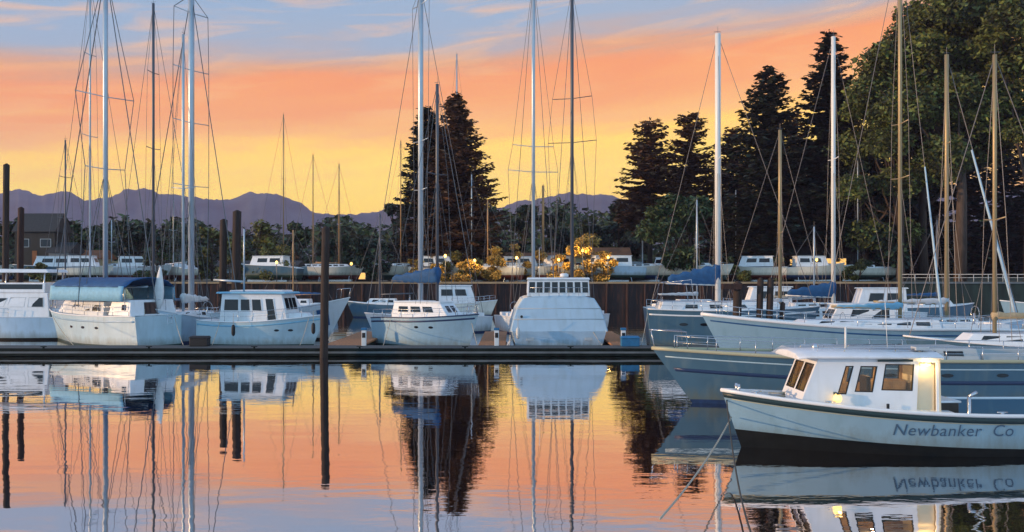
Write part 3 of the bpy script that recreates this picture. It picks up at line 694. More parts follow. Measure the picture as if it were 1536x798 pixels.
# --- B: trawler with blue windows
hB = Hull(8.8,3.3,2.15,1.65,1.75,over=.85,tr=-.1,w0=.82)
r_ = place(398,59.5,angd(-12),'trawler_yacht','white trawler yacht with a row of dark cabin windows beside the near wooden pile','motorboat')
base(r_,hB,'hull_ice','boot_green',.14,rail='rail_white')
ws = [(.06,.28,.42,.8),(.32,.46,.42,.8),(.5,.64,.42,.8)]
house(r_,'cabin',-2.7,2.2,1.35,1.05,1.6,3.55,rf=.5,ra=.15,tin=.1,win=[w_ for q in ws for w_ in sides(q)]+[('s',.72,.84,.08,.82,'door'),('p',.72,.84,.08,.82,'door'),('f',.08,.36,.45,.85),('f',.38,.62,.45,.85),('f',.64,.92,.45,.85)],roof=(.35,.12,'canvas_sky'),frame='cabin_white')
stripe(hB,r_,-.34,-.22,'canvas_sky'); portlights(hB,r_,(.7,.8),1.1,.08)
house(r_,'foredeck_trunk',2.0,3.6,.75,.4,1.75,2.25,rf=.4,ra=0)
guard_rails(hB,r_,.02,.97,.7)
mast(r_,-1.6,3.6,8.0,.06,'alloy',h=hB,shroud=False,boom=(-3.9,4.4))

# --- B2: big flared bow behind the pile
h = Hull(11,3.9,3.15,2.1,1.9,over=1.7,flare=.35)
r_ = place(525,64.5,angd(-8),'motor_cruiser','white motor cruiser whose flared bow points past the near pile','motorboat',off=(5.5,0))
base(r_,h,'hull_white','boot_black',.15); house(r_,'cabin',-3.4,1.6,1.5,1.1,1.9,3.7,rf=1.0,win=sides((.1,.4,.45,.8))+sides((.45,.8,.45,.8)),frame='cabin_grey')
MB().loft([[(lerp(3.3,3.95,0.5)+dx, -h.y_at(3.6+dx,z)-.03,z) for dx in (-.35,-.1,.15,.4)]+[(3.6+dx, -h.y_at(3.6+dx,z)-.01,z) for dx in (.4,.15,-.1,-.35)] for z in (1.1,1.5,1.9,2.25)]).build('bow_cloth','canvas_navy',r_)
pulpit(r_,h)

# --- C: round sloop with navy boom cover
h = Hull(8.4,3.6,2.25,1.95,1.85,over=.8,tr=.05,w0=.8,flare=.6)
r_ = place(645,59,angd(-36),'sailboat','stout pale blue sloop with a navy sail cover over its boom, centre of the dock','sailboat')
base(r_,h,'hull_steel','boot_green',.12,rail='rail_navy')
house(r_,'cabin',-2.4,2.4,1.35,.85,1.9,2.95,rf=.9,ra=.2,tin=.15,win=sides((.12,.3,.4,.75))+sides((.36,.54,.4,.75))+sides((.6,.78,.4,.75))+[('f',.2,.45,.4,.8),('f',.55,.8,.4,.8)],roof=(.06,.10,'deck_white'))
guard_rails(h,r_,.03,.97,.55); pulpit(r_,h); stripe(h,r_,-.32,-.2,'rail_navy'); portlights(h,r_,(.55,.68),1.35,.08)
mast(r_,.65,2.9,wz(128,59),.11,'alloy_dark',sp=((11.6,1.1),),h=h,fore=(4.1,0,2.3),back=(-4.2,0,2.0),wr=.02,boom=(-3.6,4.35),cover=('canvas_navy',1.15,.34))
# rear sloop with tall 631 mast
h = Hull(11,3.6,1.8,1.4,1.3)
r_ = place(631,72,angd(-150),'sailboat','sloop moored behind the navy sail cover, its thick mast topped by a wide crosstree','sailboat',off=(.6,0))
base(r_,h,'hull_white','boot_blue'); sailing_trunk(r_,h)
mast(r_,.6,1.8,29,.22,'alloy',sp=((wz(7,72),1.7),(wz(212,72),1.5),(wz(285,72),1.3)),h=h,fore=(5.3,0,1.9),back=(-5.3,0,1.4),wr=.02)

# --- D: wide pale boat with windowed wheelhouse
h = Hull(8.5,6.3,1.35,1.15,1.15,over=.5,tr=.2,w0=.97,tm=.5,wl=.9)
r_ = place(831,60.5,angd(92),'houseboat','wide pale blue houseboat seen from its blank stern with a windowed wheelhouse on top','houseboat')
base(r_,h,'hull_blue','boot_green',.14)
zs = 1.12
b = MB(); rings = []
for x,e in ((-4.2,1.0),(-4.15,1.02),(0,1.02),(2.8,.9)):
    rings.append([(x+ (0.55 if z>3 else (z-zs)*.25), y*e, z) for y,z in ((-3.12,zs),(-2.95,1.9),(-2.72,2.6),(-2.3,3.28),(-1.6,3.42),(0,3.47),(1.6,3.42),(2.3,3.28),(2.72,2.6),(2.95,1.9),(3.12,zs))])
MB().loft(rings).build('superstructure','hull_blue',r_,bevel=.05)
wl_ = [(.03+i*.122,.03+i*.122+.095,.22,.86) for i in range(8)]
house(r_,'wheelhouse',-3.5,1.8,2.08,1.8,3.4,4.5,rf=.3,ra=.08,tin=.05,win=[('a',*q) for q in wl_]+sides((.05,.45,.25,.85))+sides((.52,.92,.25,.85)),roof=(.12,.14,'cabin_white'),frame='cabin_white')
for i,y in ((0,-1.9),(1,1.9)):
    MB().box(-4.42+.05,-4.3,y-.25,y+.25,.55,.75).build('stern_step','cabin_grey',r_,bevel=.02)
for zz,yy in ((1.93,2.97),(2.62,2.74)):
    q = MB(); q.tube([(-4.2+(zz-zs)*.25-.02,-yy,zz),(-4.2+(zz-zs)*.25-.02,yy,zz)],.02,5); q.build('moulding','cabin_grey',r_,True)
q = MB(); q.tube([(-3.9,-1.9,3.42),(-3.9,-1.9,3.98),(-3.9,1.9,3.98),(-3.9,1.9,3.42)],.02,5)
for k in range(5): q.tube([(-3.9,-1.3+k*.65,3.42),(-3.9,-1.3+k*.65,3.98)],.014,4)
q.build('guard_rail','steel',r_,True)
q = MB(); q.tube([(-2.6,1.2,4.6),(-2.6,1.2,6.6)],.015,4); q.build('antenna','alloy_white',r_,True)
q = MB(); q.loft([[(-1.2+.3*k*math.cos(a),-.6+.3*k*math.sin(a),z) for a in [2*math.pi*j/12 for j in range(12)]] for k,z in ((.4,4.64),(1,4.7),(1,4.86),(.6,4.93))]).build('radar_dome','cabin_white',r_,True)
pt = MB(); pt.tube([(-4.05,2.45,2.1),(-4.0,2.45,2.1)],.09,10); pt.build('porthole','glass_dark',r_)
# rear sloops with the two tall central masts
for (px,Y,mt_,rr,lb,sp_) in [(800,71,'alloy',.15,'sloop behind the houseboat with the left one of the two tallest central masts',(220,258)),(858,74,'alloy_dark',.15,'sloop behind the houseboat with the right one of the two tallest central masts, dark',(148,214))]:
    h = Hull(11,3.5,1.8,1.4,1.3)
    r_ = place(px,Y,angd(-70 if px==800 else -115),'sailboat',lb,'sailboat',off=(.6,0)); base(r_,h,'hull_white','boot_blue'); sailing_trunk(r_,h)
    mast(r_,.6,1.8,29.5,rr,mt_,sp=((wz(sp_[0],Y),1.8),(wz(sp_[1],Y),2.2)),h=h,fore=(5.3,0,1.9),back=(-5.3,0,1.4),wr=.018)

# --- E: big slate hull
h = Hull(11.5,3.8,2.75,2.5,2.6,over=1.0,tr=.25,w0=.8,wl=.9)
r_ = place(968,58,angd(-3),'sailboat','slate blue high sided yacht at the dock end with a long white deckhouse','sailboat',off=(-5.75,0))
base(r_,h,'hull_slate','boot_black',.15)
house(r_,'deckhouse',-5.0,3.4,1.55,1.1,2.45,3.05,rf=.7,ra=.25,win=sides((.2,.3,.3,.7))+sides((.4,.5,.3,.7))+sides((.6,.7,.3,.7)))
portlights(h,r_,(.2,.32,.44,.56),1.6,.1,.28); stripe(h,r_,-.4,-.3,'rail_white')
mast(r_,-.95,2.9,wz(52,58),.19,'alloy_white',sp=((12.5,1.1),),h=h,fore=(5.4,0,2.8),back=(-5.4,0,2.7),wr=.014,boom=(-4.4,4.2),cover=('canvas_navy',1.5,.34))
guard_rails(h,r_,.02,.97,.55)
b = MB()
for sd in (-1,1): b.tube([(-4.9,sd*1.3,2.6),(-4.7,sd*1.3,4.3),(-2.9,sd*1.3,4.5),(-2.7,sd*1.3,2.9)],.03,5)
b.tube([(-4.7,-1.3,4.3),(-4.7,1.3,4.3)],.03,5); b.tube([(-2.9,-1.3,4.5),(-2.9,1.3,4.5)],.03,5); b.build('bimini_frame','steel',r_,True)

# --- F: long white-sheered hull, bow left
h = Hull(17,3.9,2.75,2.0,1.9,over=1.5,tr=.1,w0=.75,wl=.9,flare=.45)
r_ = place(1052,45.5,angd(180+3),'sailing_yacht','long blue grey yacht with white rail whose bow rises beside the wooden piles','sailboat',off=(8.5,0))
base(r_,h,'hull_mist','boot_green',.15,rail='rail_white',rr=.09)
stripe(h,r_,-.36,-.28,'canvas_navy'); portlights(h,r_,(.25,.35,.45,.55,.65),1.2,.08,.24); sailing_trunk(r_,h,hgt=.35,nwin=6,t0=.28,t1=.72); guard_rails(h,r_,.03,.95,.55,12); pulpit(r_,h)
# --- F3: mast 1350
h = Hull(11,3.4,1.9,1.5,1.4)
r_ = place(1350,50,angd(2),'sailboat','blue sloop with a tan mast and furled light blue jib sloping down to its right','sailboat',off=(-.6,0))
base(r_,h,'hull_mist','boot_blue'); sailing_trunk(r_,h)
mast(r_,-.6,1.6,24,.11,'alloy_bronze',sp=((wz(268,50),1.1),(13.5,1.0)),h=h,fore=(1.9,0,1.7),back=(-5.2,0,1.5),wr=.014,furl=('furl_blue',(1.9,0,1.9),wz(250,50),.10),boom=(-4.6,2.9),cover=('canvas_sky',.45,.2))
guard_rails(h,r_)
# --- F4: mast 1420
h = Hull(11,3.4,1.9,1.5,1.4)
r_ = place(1420,56.5,angd(-2),'sailboat','sloop with a pale tan mast and furled blue jib standing before the railing','sailboat',off=(.5,0))
base(r_,h,'hull_blue','boot_green'); sailing_trunk(r_,h)
mast(r_,.5,1.7,wz(82,56.5),.13,'alloy_bronze',sp=((wz(216,56.5),.5),),h=h,fore=(5.2,0,1.8),wr=.02,furl=('furl_blue',(5.0,0,1.9),wz(225,56.5),.13),boom=(-4.2,3.0),cover=('canvas_grey',.45,.2))
# --- F5: mast 1492
h = Hull(9.5,3.1,1.9,1.5,1.4)
r_ = place(1492,41,angd(178),'sailboat','small slate sloop near the right edge with a tan spruce mast','sailboat',off=(.5,0))
base(r_,h,'hull_slate','boot_blue'); sailing_trunk(r_,h,nwin=3)
mast(r_,.5,1.7,wz(82,41),.095,'alloy_bronze',sp=((wz(330,41),1.0),),h=h,fore=(4.5,0,1.8),back=(-4.5,0,1.5),wr=.016,boom=(-4,2.8),cover=('canvas_tan',.35,.16))
# --- F2: mast 1250 navy boom cover
h = Hull(10,3.3,2.0,1.6,1.5)
r_ = place(1250,61.5,angd(0),'sailboat','sloop with a bright white mast above a slanted navy sail cover','sailboat',off=(.4,0))
base(r_,h,'hull_white','boot_blue'); sailing_trunk(r_,h,hgt=.8)
mast(r_,.4,1.9,wz(55,61.5),.15,'alloy_white',h=h,sp=((13,1.0),),fore=(4.8,0,1.9),back=(-4.8,0,1.6),boom=(-3.0,3.3),cover=('canvas_navy',1.2,.3))
# --- two more small ones in the gap
h = Hull(8.5,2.9,1.7,1.35,1.25)
r_ = place(1170,66,angd(-4),'sailboat','small grey sloop with a short tan mast left of the navy sail cover','sailboat',off=(.4,0))
base(r_,h,'hull_white','boot_blue'); sailing_trunk(r_,h,hgt=.6,nwin=3)
mast(r_,.4,1.9,wz(195,66),.13,'alloy_bronze',h=h,sp=((8,.8),),boom=(-3.5,2.7),cover=('canvas_grey',.5,.2),fore=(4,0,1.7),back=(-4.1,0,1.4))
h = Hull(9,3.2,1.9,1.5,1.5)
r_ = place(1275,55.8,angd(180),'motorboat','small cabin cruiser with dark side windows between the navy sail cover and the blue sloop','motorboat')
base(r_,h,'hull_mist','boot_blue')
house(r_,'cabin',-2.5,1.8,1.2,.85,1.45,2.9,rf=.8,win=sides((.1,.38,.4,.8))+sides((.44,.72,.4,.8))+[('f',.1,.48,.4,.8),('f',.52,.9,.4,.8)],roof=(.15,.08,'deck_white'))
# --- G: low slate hull behind the workboat
h = Hull(17,3.6,2.05,1.72,1.6,over=1.5,tr=.1,w0=.75,wl=.88,flare=.4)
r_ = place(978,32.2,angd(180),'sailing_yacht','low slate blue yacht with tan rail lying behind the lobster boat, bow to the left','sailboat',off=(8.5,0))
base(r_,h,'hull_slate','boot_blue',.15,rail='rail_tan',rr=.07,dm='cabin_grey')
sailing_trunk(r_,h,hgt=.3,nwin=6,mt='cabin_grey'); pulpit(r_,h); stripe(h,r_,-.32,-.27,'hull_ice'); stripe(h,r_,-.84,-.70,'rail_navy','side_stripe'); portlights(h,r_,(.3,.42,.54,.66),1.22,.07,.22); guard_rails(h,r_,.03,.95,.5,12)
# --- off-frame-right slate boat
h = Hull(9,3.3,2.7,2.3,2.2,over=.9)
r_ = place(1500,73,angd(180),'motorboat','high sided blue grey launch cut off at the right edge below the railing','motorboat',off=(4.5,0))
base(r_,h,'hull_mist','boot_blue',.15); house(r_,'cabin',-3,1.5,1.3,.9,2.2,3.6,rf=.7,win=sides((.1,.4,.4,.8))+sides((.5,.8,.4,.8)))

for (px,Y,ang,L_,hm,lb,mtop,mm,cov) in [(1040,96,5,10,'hull_slate','moored grey sloop against the quay wall left of the pile cluster',300,'alloy','canvas_grey'),(1145,90,183,9,'hull_blue','moored pale launch against the quay wall behind the pile cluster',None,None,None),(1215,84,2,10,'hull_steel','moored steel blue sloop against the quay wall behind the bright white mast',340,'alloy','canvas_tan'),(1310,80,181,9,'hull_white','moored launch with a tall wheelhouse below the start of the railing',None,None,None),(1400,92,4,9,'hull_slate','dark moored sloop under the railing behind the tan masts',330,'alloy_dark','canvas_navy'),(575,100,180,8.5,'hull_slate','moored dark sloop against the brown wall left of the stout blue sloop',320,'alloy_dark',None),(690,104,3,9,'hull_cream','moored cream launch against the brown wall right of the stout blue sloop',None,None,None),(445,98,178,9,'hull_steel','moored sloop against the brown wall behind the trawler',345,'spruce','canvas_navy')]:
    h = Hull(L_,L_*.32,1.9,1.5,1.4); r_ = place(px,Y,R(ang),'sailboat' if mtop else 'motorboat',lb,'sailboat' if mtop else 'motorboat')
    base(r_,h,hm,'boot_blue',.14)
    if mtop: sailing_trunk(r_,h,nwin=3,hgt=.6); tz=wz(mtop,Y); mast(r_,.4,1.8,tz,.08,mm,sp=((tz*.62,.8),),h=h,fore=(L_/2-.2,0,1.9),back=(-L_/2+.1,0,1.5),wr=.014,boom=(-L_*.4,2.7),cover=(cov,.45,.18) if cov else None)
    else: house(r_,'cabin',-L_*.3,L_*.22,L_*.12,L_*.09,1.5,3.6,rf=.7,win=sides((.1,.42,.45,.8))+sides((.5,.8,.45,.8))+[('a',.1,.45,.4,.8),('a',.55,.8,.05,.8,'door')],roof=(.2,.1,'deck_white'),frame='cabin_grey'); guard_rails(h,r_,.4,.97)
# ================================================================== H: WORK BOAT
hH = Hull(11.6,3.3,1.58,1.08,1.12,over=.55,tr=.1,w0=.86,tm=.45,pw=2.6,wl=.9,flare=.5)
wb = place(1082,23.9,angd(180+1.5),'lobster_boat','white lobster boat with dark sheer stripe, lettered side and lit wheelhouse, nearest boat','work boat',off=(5.8,0))
hu = hH.mesh(.16,.34).build('hull',['hull_mist','boot_black'],wb,True)
# dark sheer band: tube strip + white toe rail
def strip(h, z_off0, z_off1, th, t0, t1, nt=40):
    mb = MB()
    for sd in (-1,1):
        rings = []
        for i in range(nt+1):
            t = lerp(t0,t1,i/nt); s_ = h.sheer(t); z0,z1 = s_+z_off0, s_+z_off1
            a = h.pt(t,z0,sd); b = h.pt(t,z1,sd)
            rings.append([(a[0],a[1]+sd*.004,a[2]),(a[0],a[1]+sd*th,a[2]),(b[0],b[1]+sd*th,b[2]),(b[0],b[1]+sd*.004,b[2])])
        mb.loft(rings)
    return mb
strip(hH,-.20,-.06,.035,0,1).build('rub_rail','rail_dark',wb,True)
hH.rail(.055,up=.0,out=-.01).build('toe_rail','rail_white',wb,True)
hH.deck(.50,1,drop=.03,inset=.02).build('foredeck','cabin_white',wb,True)
def sole():
    mb = MB(); vs = []
    for i in range(15):
        t = lerp(.005,.50,i/14); z = .42; x = lerp(hH.xs(z),hH.xb(z),t); y = hH.half(t,z)-.02
        vs += [(x,-y,z),(x,y,z)]
    return mb.add(vs,[(2*i,2*i+2,2*i+3,2*i+1) for i in range(14)])
sole().build('cockpit_floor','cabin_grey',wb)
# inner bulwark
mb = MB()
for sd in (-1,1):
    rings = []
    for i in range(21):
        t = lerp(0.01,.52,i/20); s_ = hH.sheer(t); a = hH.pt(t,.42,sd); b = hH.pt(t,s_-.01,sd)
        rings.append([(a[0],a[1]-sd*.10,a[2]),(b[0],b[1]-sd*.12,b[2]),(b[0],b[1]-sd*.01,b[2])])
    mb.loft(rings,closed=False)
mb.build('inner_bulwark','hull_slate',wb,True)
mb = MB().box(-5.72,-5.6,-1.38,1.38,.42,1.14); mb.build('transom_board','cabin_white',wb)
# wheelhouse (hollow, with window holes). x fwd. local y+ = ... boat faces left so camera sees local +y side? rotation 180: local y -> world -y (towards camera)
def holed(q, holes, th, mt, name, parent):
    """wall on quad q (bl,br,tr,tl) with rectangular holes (u0,u1,v0,v1)"""
    us = sorted({0,1,*[h_[0] for h_ in holes],*[h_[1] for h_ in holes]}); vs_ = sorted({0,1,*[h_[2] for h_ in holes],*[h_[3] for h_ in holes]})
    n = (Vector(q[1])-Vector(q[0])).cross(Vector(q[3])-Vector(q[0])).normalized(); mb = MB()
    for i in range(len(us)-1):
        for j in range(len(vs_)-1):
            uc, vc = (us[i]+us[i+1])/2, (vs_[j]+vs_[j+1])/2
            if any(h_[0] < uc < h_[1] and h_[2] < vc < h_[3] for h_ in holes): continue
            c = [face_pt(q,us[i],vs_[j]),face_pt(q,us[i+1],vs_[j]),face_pt(q,us[i+1],vs_[j+1]),face_pt(q,us[i],vs_[j+1])]
            p = c+[a-n*th for a in c]
            fs = [(0,1,2,3),(7,6,5,4)]
            def hole_or_edge(k):
                du,dv = [(0,-1),(1,0),(0,1),(-1,0)][k]; ii,jj = i+du,j+dv
                if ii < 0 or jj < 0 or ii > len(us)-2 or jj > len(vs_)-2: return True
                uc2,vc2 = (us[ii]+us[ii+1])/2,(vs_[jj]+vs_[jj+1])/2
                return any(h_[0] < uc2 < h_[1] and h_[2] < vc2 < h_[3] for h_ in holes)
            for k in range(4):
                if hole_or_edge(k): a,b = k,(k+1)%4; fs.append((b,a,a+4,b+4))
            mb.add(p,fs)
    return mb.build(name,mt,parent)
def glaze(q,h_,parent,mt='glass_clear',fr='rubber',name='window'):
    n = (Vector(q[1])-Vector(q[0])).cross(Vector(q[3])-Vector(q[0])).normalized()
    c = [face_pt(q,h_[0],h_[2])-n*.03,face_pt(q,h_[1],h_[2])-n*.03,face_pt(q,h_[1],h_[3])-n*.03,face_pt(q,h_[0],h_[3])-n*.03]
    o = MB().add(c,[(0,1,2,3)]).build(name,mt,parent)
    eu=(c[1]-c[0]).normalized()*.03; ev=(c[3]-c[0]).normalized()*.03; oc=[c[0]+eu+ev,c[1]-eu+ev,c[2]-eu-ev,c[3]+eu-ev]; fb=MB()
    for i in range(4):
        j=(i+1)%4; p=[c[i],c[j],oc[j],oc[i]]; fb.hexa([a+n*.004 for a in p]+[a+n*.034 for a in p])
    fb.build('window_frame',fr,o); return o
# bow is at local x=+5.8; pixel px at depth ~22.4 near side; px->local x : world X = wx(px,22.6); local x ~ (bowX - X) mirrored
def lx(px, Y=22.6): return 5.8-(wx(px,Y)-wx(1082,23.9))
xa, xf = lx(1421), lx(1228)         # aft and forward wall at sill height
zb, zt = 1.02, 2.52; wn = 1.08
fr_top, fr_bot = lx(1238), lx(1206)
wf_ = 0.80
# quads: near side (+y), outward normal +y : order going so that normal is +y: bl=(xf,..) br=(xa,..)
nbl,nbr,ntr,ntl = (fr_bot,wf_,zb+.1),(xa,wn,zb),(xa,wn-.06,zt),(fr_top,wf_,zt)
QN = [nbl,nbr,ntr,ntl]; QF_ = [(xa,-wn,zb),(fr_bot,-wf_,zb+.1),(fr_top,-wf_,zt),(xa,-wn+.06,zt)]
QFr = [(fr_bot,-wf_,zb+.1),(fr_bot,wf_,zb+.1),(fr_top,wf_,zt),(fr_top,-wf_,zt)]
QA = [(xa,wn,zb),(xa,-wn,zb),(xa,-wn+.06,zt),(xa,wn-.06,zt)]
def uN(px): return (px-1206)/(1421-1206)
wh = empty('wheelhouse',(0,0,0)); wh.parent = wb
sh = [(uN(1258),uN(1272),.33,.86),(uN(1284),uN(1313),.38,.86),(uN(1326),uN(1376),.42,.90),(uN(1384),uN(1414),.04,.93)]
holed(QN,sh,.05,'cabin_white','side_wall',wh)
fh = [(1-.30-.62,.38,.35,.88),(.44,.94,.35,.88)]; fh = [(.07,.47,.35,.88),(.53,.93,.35,.88)]
holed(QFr,fh,.05,'cabin_white','front_wall',wh)
sh2 = [(.04,.2,.38,.9),(.27,.5,.42,.9),(.58,.8,.38,.86)]
holed(QF_,sh2,.05,'interior_tan','far_wall',wh)
holed(QA,[(.30,.62,.02,.9)],.05,'panel_cream','aft_wall',wh)
for q in sh[:3]: glaze(QN,q,wh)
for q in fh: glaze(QFr,q,wh)
for q in sh2: glaze(QF_,q,wh)
# lit sliding door panel inside the near opening
c = [face_pt(QN,sh[3][0],sh[3][2])-Vector((0,.12,0)),face_pt(QN,sh[3][1],sh[3][2])-Vector((0,.12,0)),face_pt(QN,sh[3][1],sh[3][3])-Vector((0,.10,0)),face_pt(QN,sh[3][0],sh[3][3])-Vector((0,.10,0))]
MB().hexa([p-Vector((0,.03,0)) for p in c]+c).build('door','panel_cream',wh)
# roof
rf = MB(); ro = [(-wn-.08),(wn+.08)]
X0,X1 = lx(1424),lx(1204)
rings = []
for k,(x) in enumerate([X0,X0+.05,lerp(X0,X1,.5),X1-.25,X1]):
    dz = -.04 if k in (0,4) else 0; yy = [.95,1,.95,.86,.78][k]
    rings.append([(x,y*yy,z+dz) for y,z in ((-wn-.10,zt+.01),(wn+.10,zt+.01),(wn+.12,zt+.07),(wn*.8,zt+.16),(0,zt+.21),(-wn*.8,zt+.16),(-wn-.12,zt+.07))])
rf.loft(rings).build('roof','cabin_white',wh,True,bevel=.02)
# roof visor fascia, roof gear
b = MB(); b.tube([(lx(1292),.3,zt+.2),(lx(1292),.3,wz(492,23.3))],.028,6); b.build('roof_mast','alloy_white',wb,True)
b = MB(); b.box(lx(1410),lx(1388),.55,.85,zt+.20,zt+.30); b.tube([(lx(1399),.7,zt+.12),(lx(1399),.7,zt+.2)],.04,6); b.build('roof_vent','cabin_grey',wb,bevel=.03)
b = MB(); b.tube([(lx(1250),0,zt+.18),(lx(1250),0,zt+.34)],.12,12,r1=.05); b.build('horn','steel',wb,True)
# trim strip under roof near side
MB().box(lx(1378),lx(1325),wn-.09,wn-.028,zt-.075,zt-.02).build('gutter','rail_dark',wh)
# interior: dash, seat, cupboard, brass lamp
MB().box(lx(1262),lx(1236),-.7,.7,zb-.1,zb+.45).build('dashboard','interior_tan',wh,bevel=.03)
b = MB(); b.box(lx(1330),lx(1296),-.2,.25,zb-.2,zb+.4); b.box(lx(1334),lx(1326),-.2,.25,zb+.4,zb+.95); b.build('helm_seat','engine_box',wh,bevel=.03)
MB().box(lx(1410),lx(1345),-.95,-.45,zb-.2,zb+.75).build('cupboard','interior_tan',wh,bevel=.02)
MB().box(xa+.06,fr_bot-.9,-.85,.85,zb-.3,zb-.24).build('cabin_floor','interior_tan',wh)
lamp = MB(); xL = lx(1262); zL = wz(600,22.6)
lamp.loft([[(xL+k*math.cos(a),wf_+.24+k*.6*math.sin(a),z) for a in [2*math.pi*i/10 for i in range(10)]] for k,z in ((.09,zL-.10),(.12,zL-.03),(.11,zL+.04),(.05,zL+.12))]).build('deck_lamp','glow_lamp',wb,True)
b = MB(); b.box(xL-.04,xL+.04,wf_-.02,wf_+.28,zL+.08,zL+.14); b.build('lamp_bracket','rail_dark',wb)
ex = lx(1398)
lampb = MB().box(ex-.14,ex+.14,wn-.085,wn-.035,zt-.19,zt-.13); lampb.build('door_light','glow_lamp',wh)
def plight(name,loc,e,c,r=.05,parent=None):
    l = bpy.data.lights.new(name,'POINT'); l.energy = e; l.color = c; l.shadow_soft_size = r; o = bpy.data.objects.new(name,l); col.objects.link(o); o.location = loc
    if parent: o.parent = parent
plight('door_light_glow',(ex,wn+.02,zt-.2),13,(1,.66,.25),.04,wb)
plight('cabin_light_glow',(lx(1345),.0,zt-.12),20,(1,.62,.28),.06,wb)
plight('deck_lamp_glow',(xL,wf_+.42,zL),.8,(1,.6,.2),.05,wb)
# fittings forward and aft
b = MB(); b.box(lx(1200),lx(1180),-.3,.3,1.12,1.28); b.build('deck_hatch','cabin_white',wb,bevel=.04)
MB().box(lx(1456),lx(1424),-.9,.85,.42,1.32).build('engine_box','engine_box',wb,bevel=.04)
MB().box(lx(1458),lx(1422),-.95,.9,1.32,1.38).build('engine_box_lid','cabin_white',wb,bevel=.02)
b = MB(); b.tube([(lx(1468),.95,.42),(lx(1468),.95,1.5)],.05,8); b.tube([(lx(1468),.95,1.5),(lx(1480),.95,1.62)],.05,8); b.build('pot_hauler','steel',wb,True)
b = MB(); b.tube([(5.35,-.12,1.45),(5.35,-.12,1.75)],.04,8); b.tube([(5.35,.12,1.45),(5.35,.12,1.75)],.04,8); b.tube([(5.35,-.22,1.66),(5.35,.22,1.66)],.03,8); b.build('bow_bitt','steel',wb,True)
b = MB(); xx = lx(1338)
b.box(xx-.03,xx+.03,wn-.0,wn+.05,zb+.1,zb+.32); b.build('hand_grip','rubber',wb)
b = MB()
for sd in (-1,1):
    b.tube([(lx(1400),sd*.8,zt+.15),(lx(1400),sd*.8,zt+.24),(lx(1240),sd*.62,zt+.24),(lx(1240),sd*.62,zt+.15)],.015,5)
    for pp in (1280,1320,1360): b.tube([(lx(pp),sd*.72,zt+.14),(lx(pp),sd*.72,zt+.24)],.012,4)
b.build('roof_rail','steel',wb,True)
b = MB(); b.tube([(lx(1380),-.5,zt+.18),(lx(1376),-.5,zt+1.5)],.010,4); b.build('antenna','alloy_white',wb,True)
stripe(hH,wb,-.235,-.215,'rail_tan','gold_line',th=.004)
for pp,yy in ((1150,.62),(1250,1.0),(1500,1.2)):
    X_c=lx(pp); t_=(X_c-hH.xs(1.2))/(hH.xb(1.2)-hH.xs(1.2)); y_=hH.half(t_,hH.sheer(t_))-.12; z_=hH.sheer(t_)
    b = MB(); b.box(X_c-.04,X_c+.04,y_-.03,y_+.03,z_-.02,z_+.07); b.tube([(X_c-.14,y_,z_+.08),(X_c+.14,y_,z_+.08)],.02,6); b.build('cleat','steel',wb,True)
b = MB()
for k in range(2):
    q = face_pt(QFr,.3+.46*k,.36)+Vector((.03,0,0)); q2 = face_pt(QFr,.20+.46*k,.78)+Vector((.03,0,0)); b.tube([q,q2],.010,4)
b.build('wiper','rubber',wb)
# lettering on the side
def lettering(txt, px0, z0, size, sx=1.0):
    cu = bpy.data.curves.new('hull_lettering','FONT'); cu.body = txt; cu.size = size; cu.space_character = 1.05; cu.resolution_u = 3; cu.shear = .12
    o = bpy.data.objects.new('tmp',cu); col.objects.link(o); bpy.context.view_layer.update()
    me = bpy.data.meshes.new_from_object(o.evaluated_get(bpy.context.evaluated_depsgraph_get())); bpy.data.objects.remove(o)
    x0 = lx(px0,22.3)
    for v_ in me.vertices:
        x = x0-v_.co.x*sx; z = z0+v_.co.y; v_.co = (x, hH.y_at(x,z)+.012, z)
    me.materials.clear(); me.materials.append(M['paint_text'])
    ob = bpy.data.objects.new('hull_lettering',me); col.objects.link(ob); ob.parent = wb
lettering('Newbanker  Co', 1345, .56, .44, 1.02)

# mooring ropes
def rope(p0,p1,sag,label,mt='rope',r=.018):
    p0,p1 = Vector(p0),Vector(p1); pts = [p0.lerp(p1,t/14)-Vector((0,0,sag*4*(t/14)*(1-t/14))) for t in range(15)]
    base_ = min(pts,key=lambda q:q.z); o = MB().tube([q-p0 for q in pts],r,5).build('mooring_rope',mt,None,True,loc=p0); tag(o,label,'rope')
bw = Vector((wx(1094,23.8),23.8,1.1))
rope((wx(1097,23.75),23.75,.85),(wx(990,13.5),13.5,.93),.15,'pale rope slanting from the lobster boat bow down to the lower edge','rope',.02)
rope((wx(1090,23.9),23.9,1.3),(wx(1130,14.2),14.2,.4),.5,'dark rope hanging from the lobster boat bow into the foreground','rope_dark',.02)

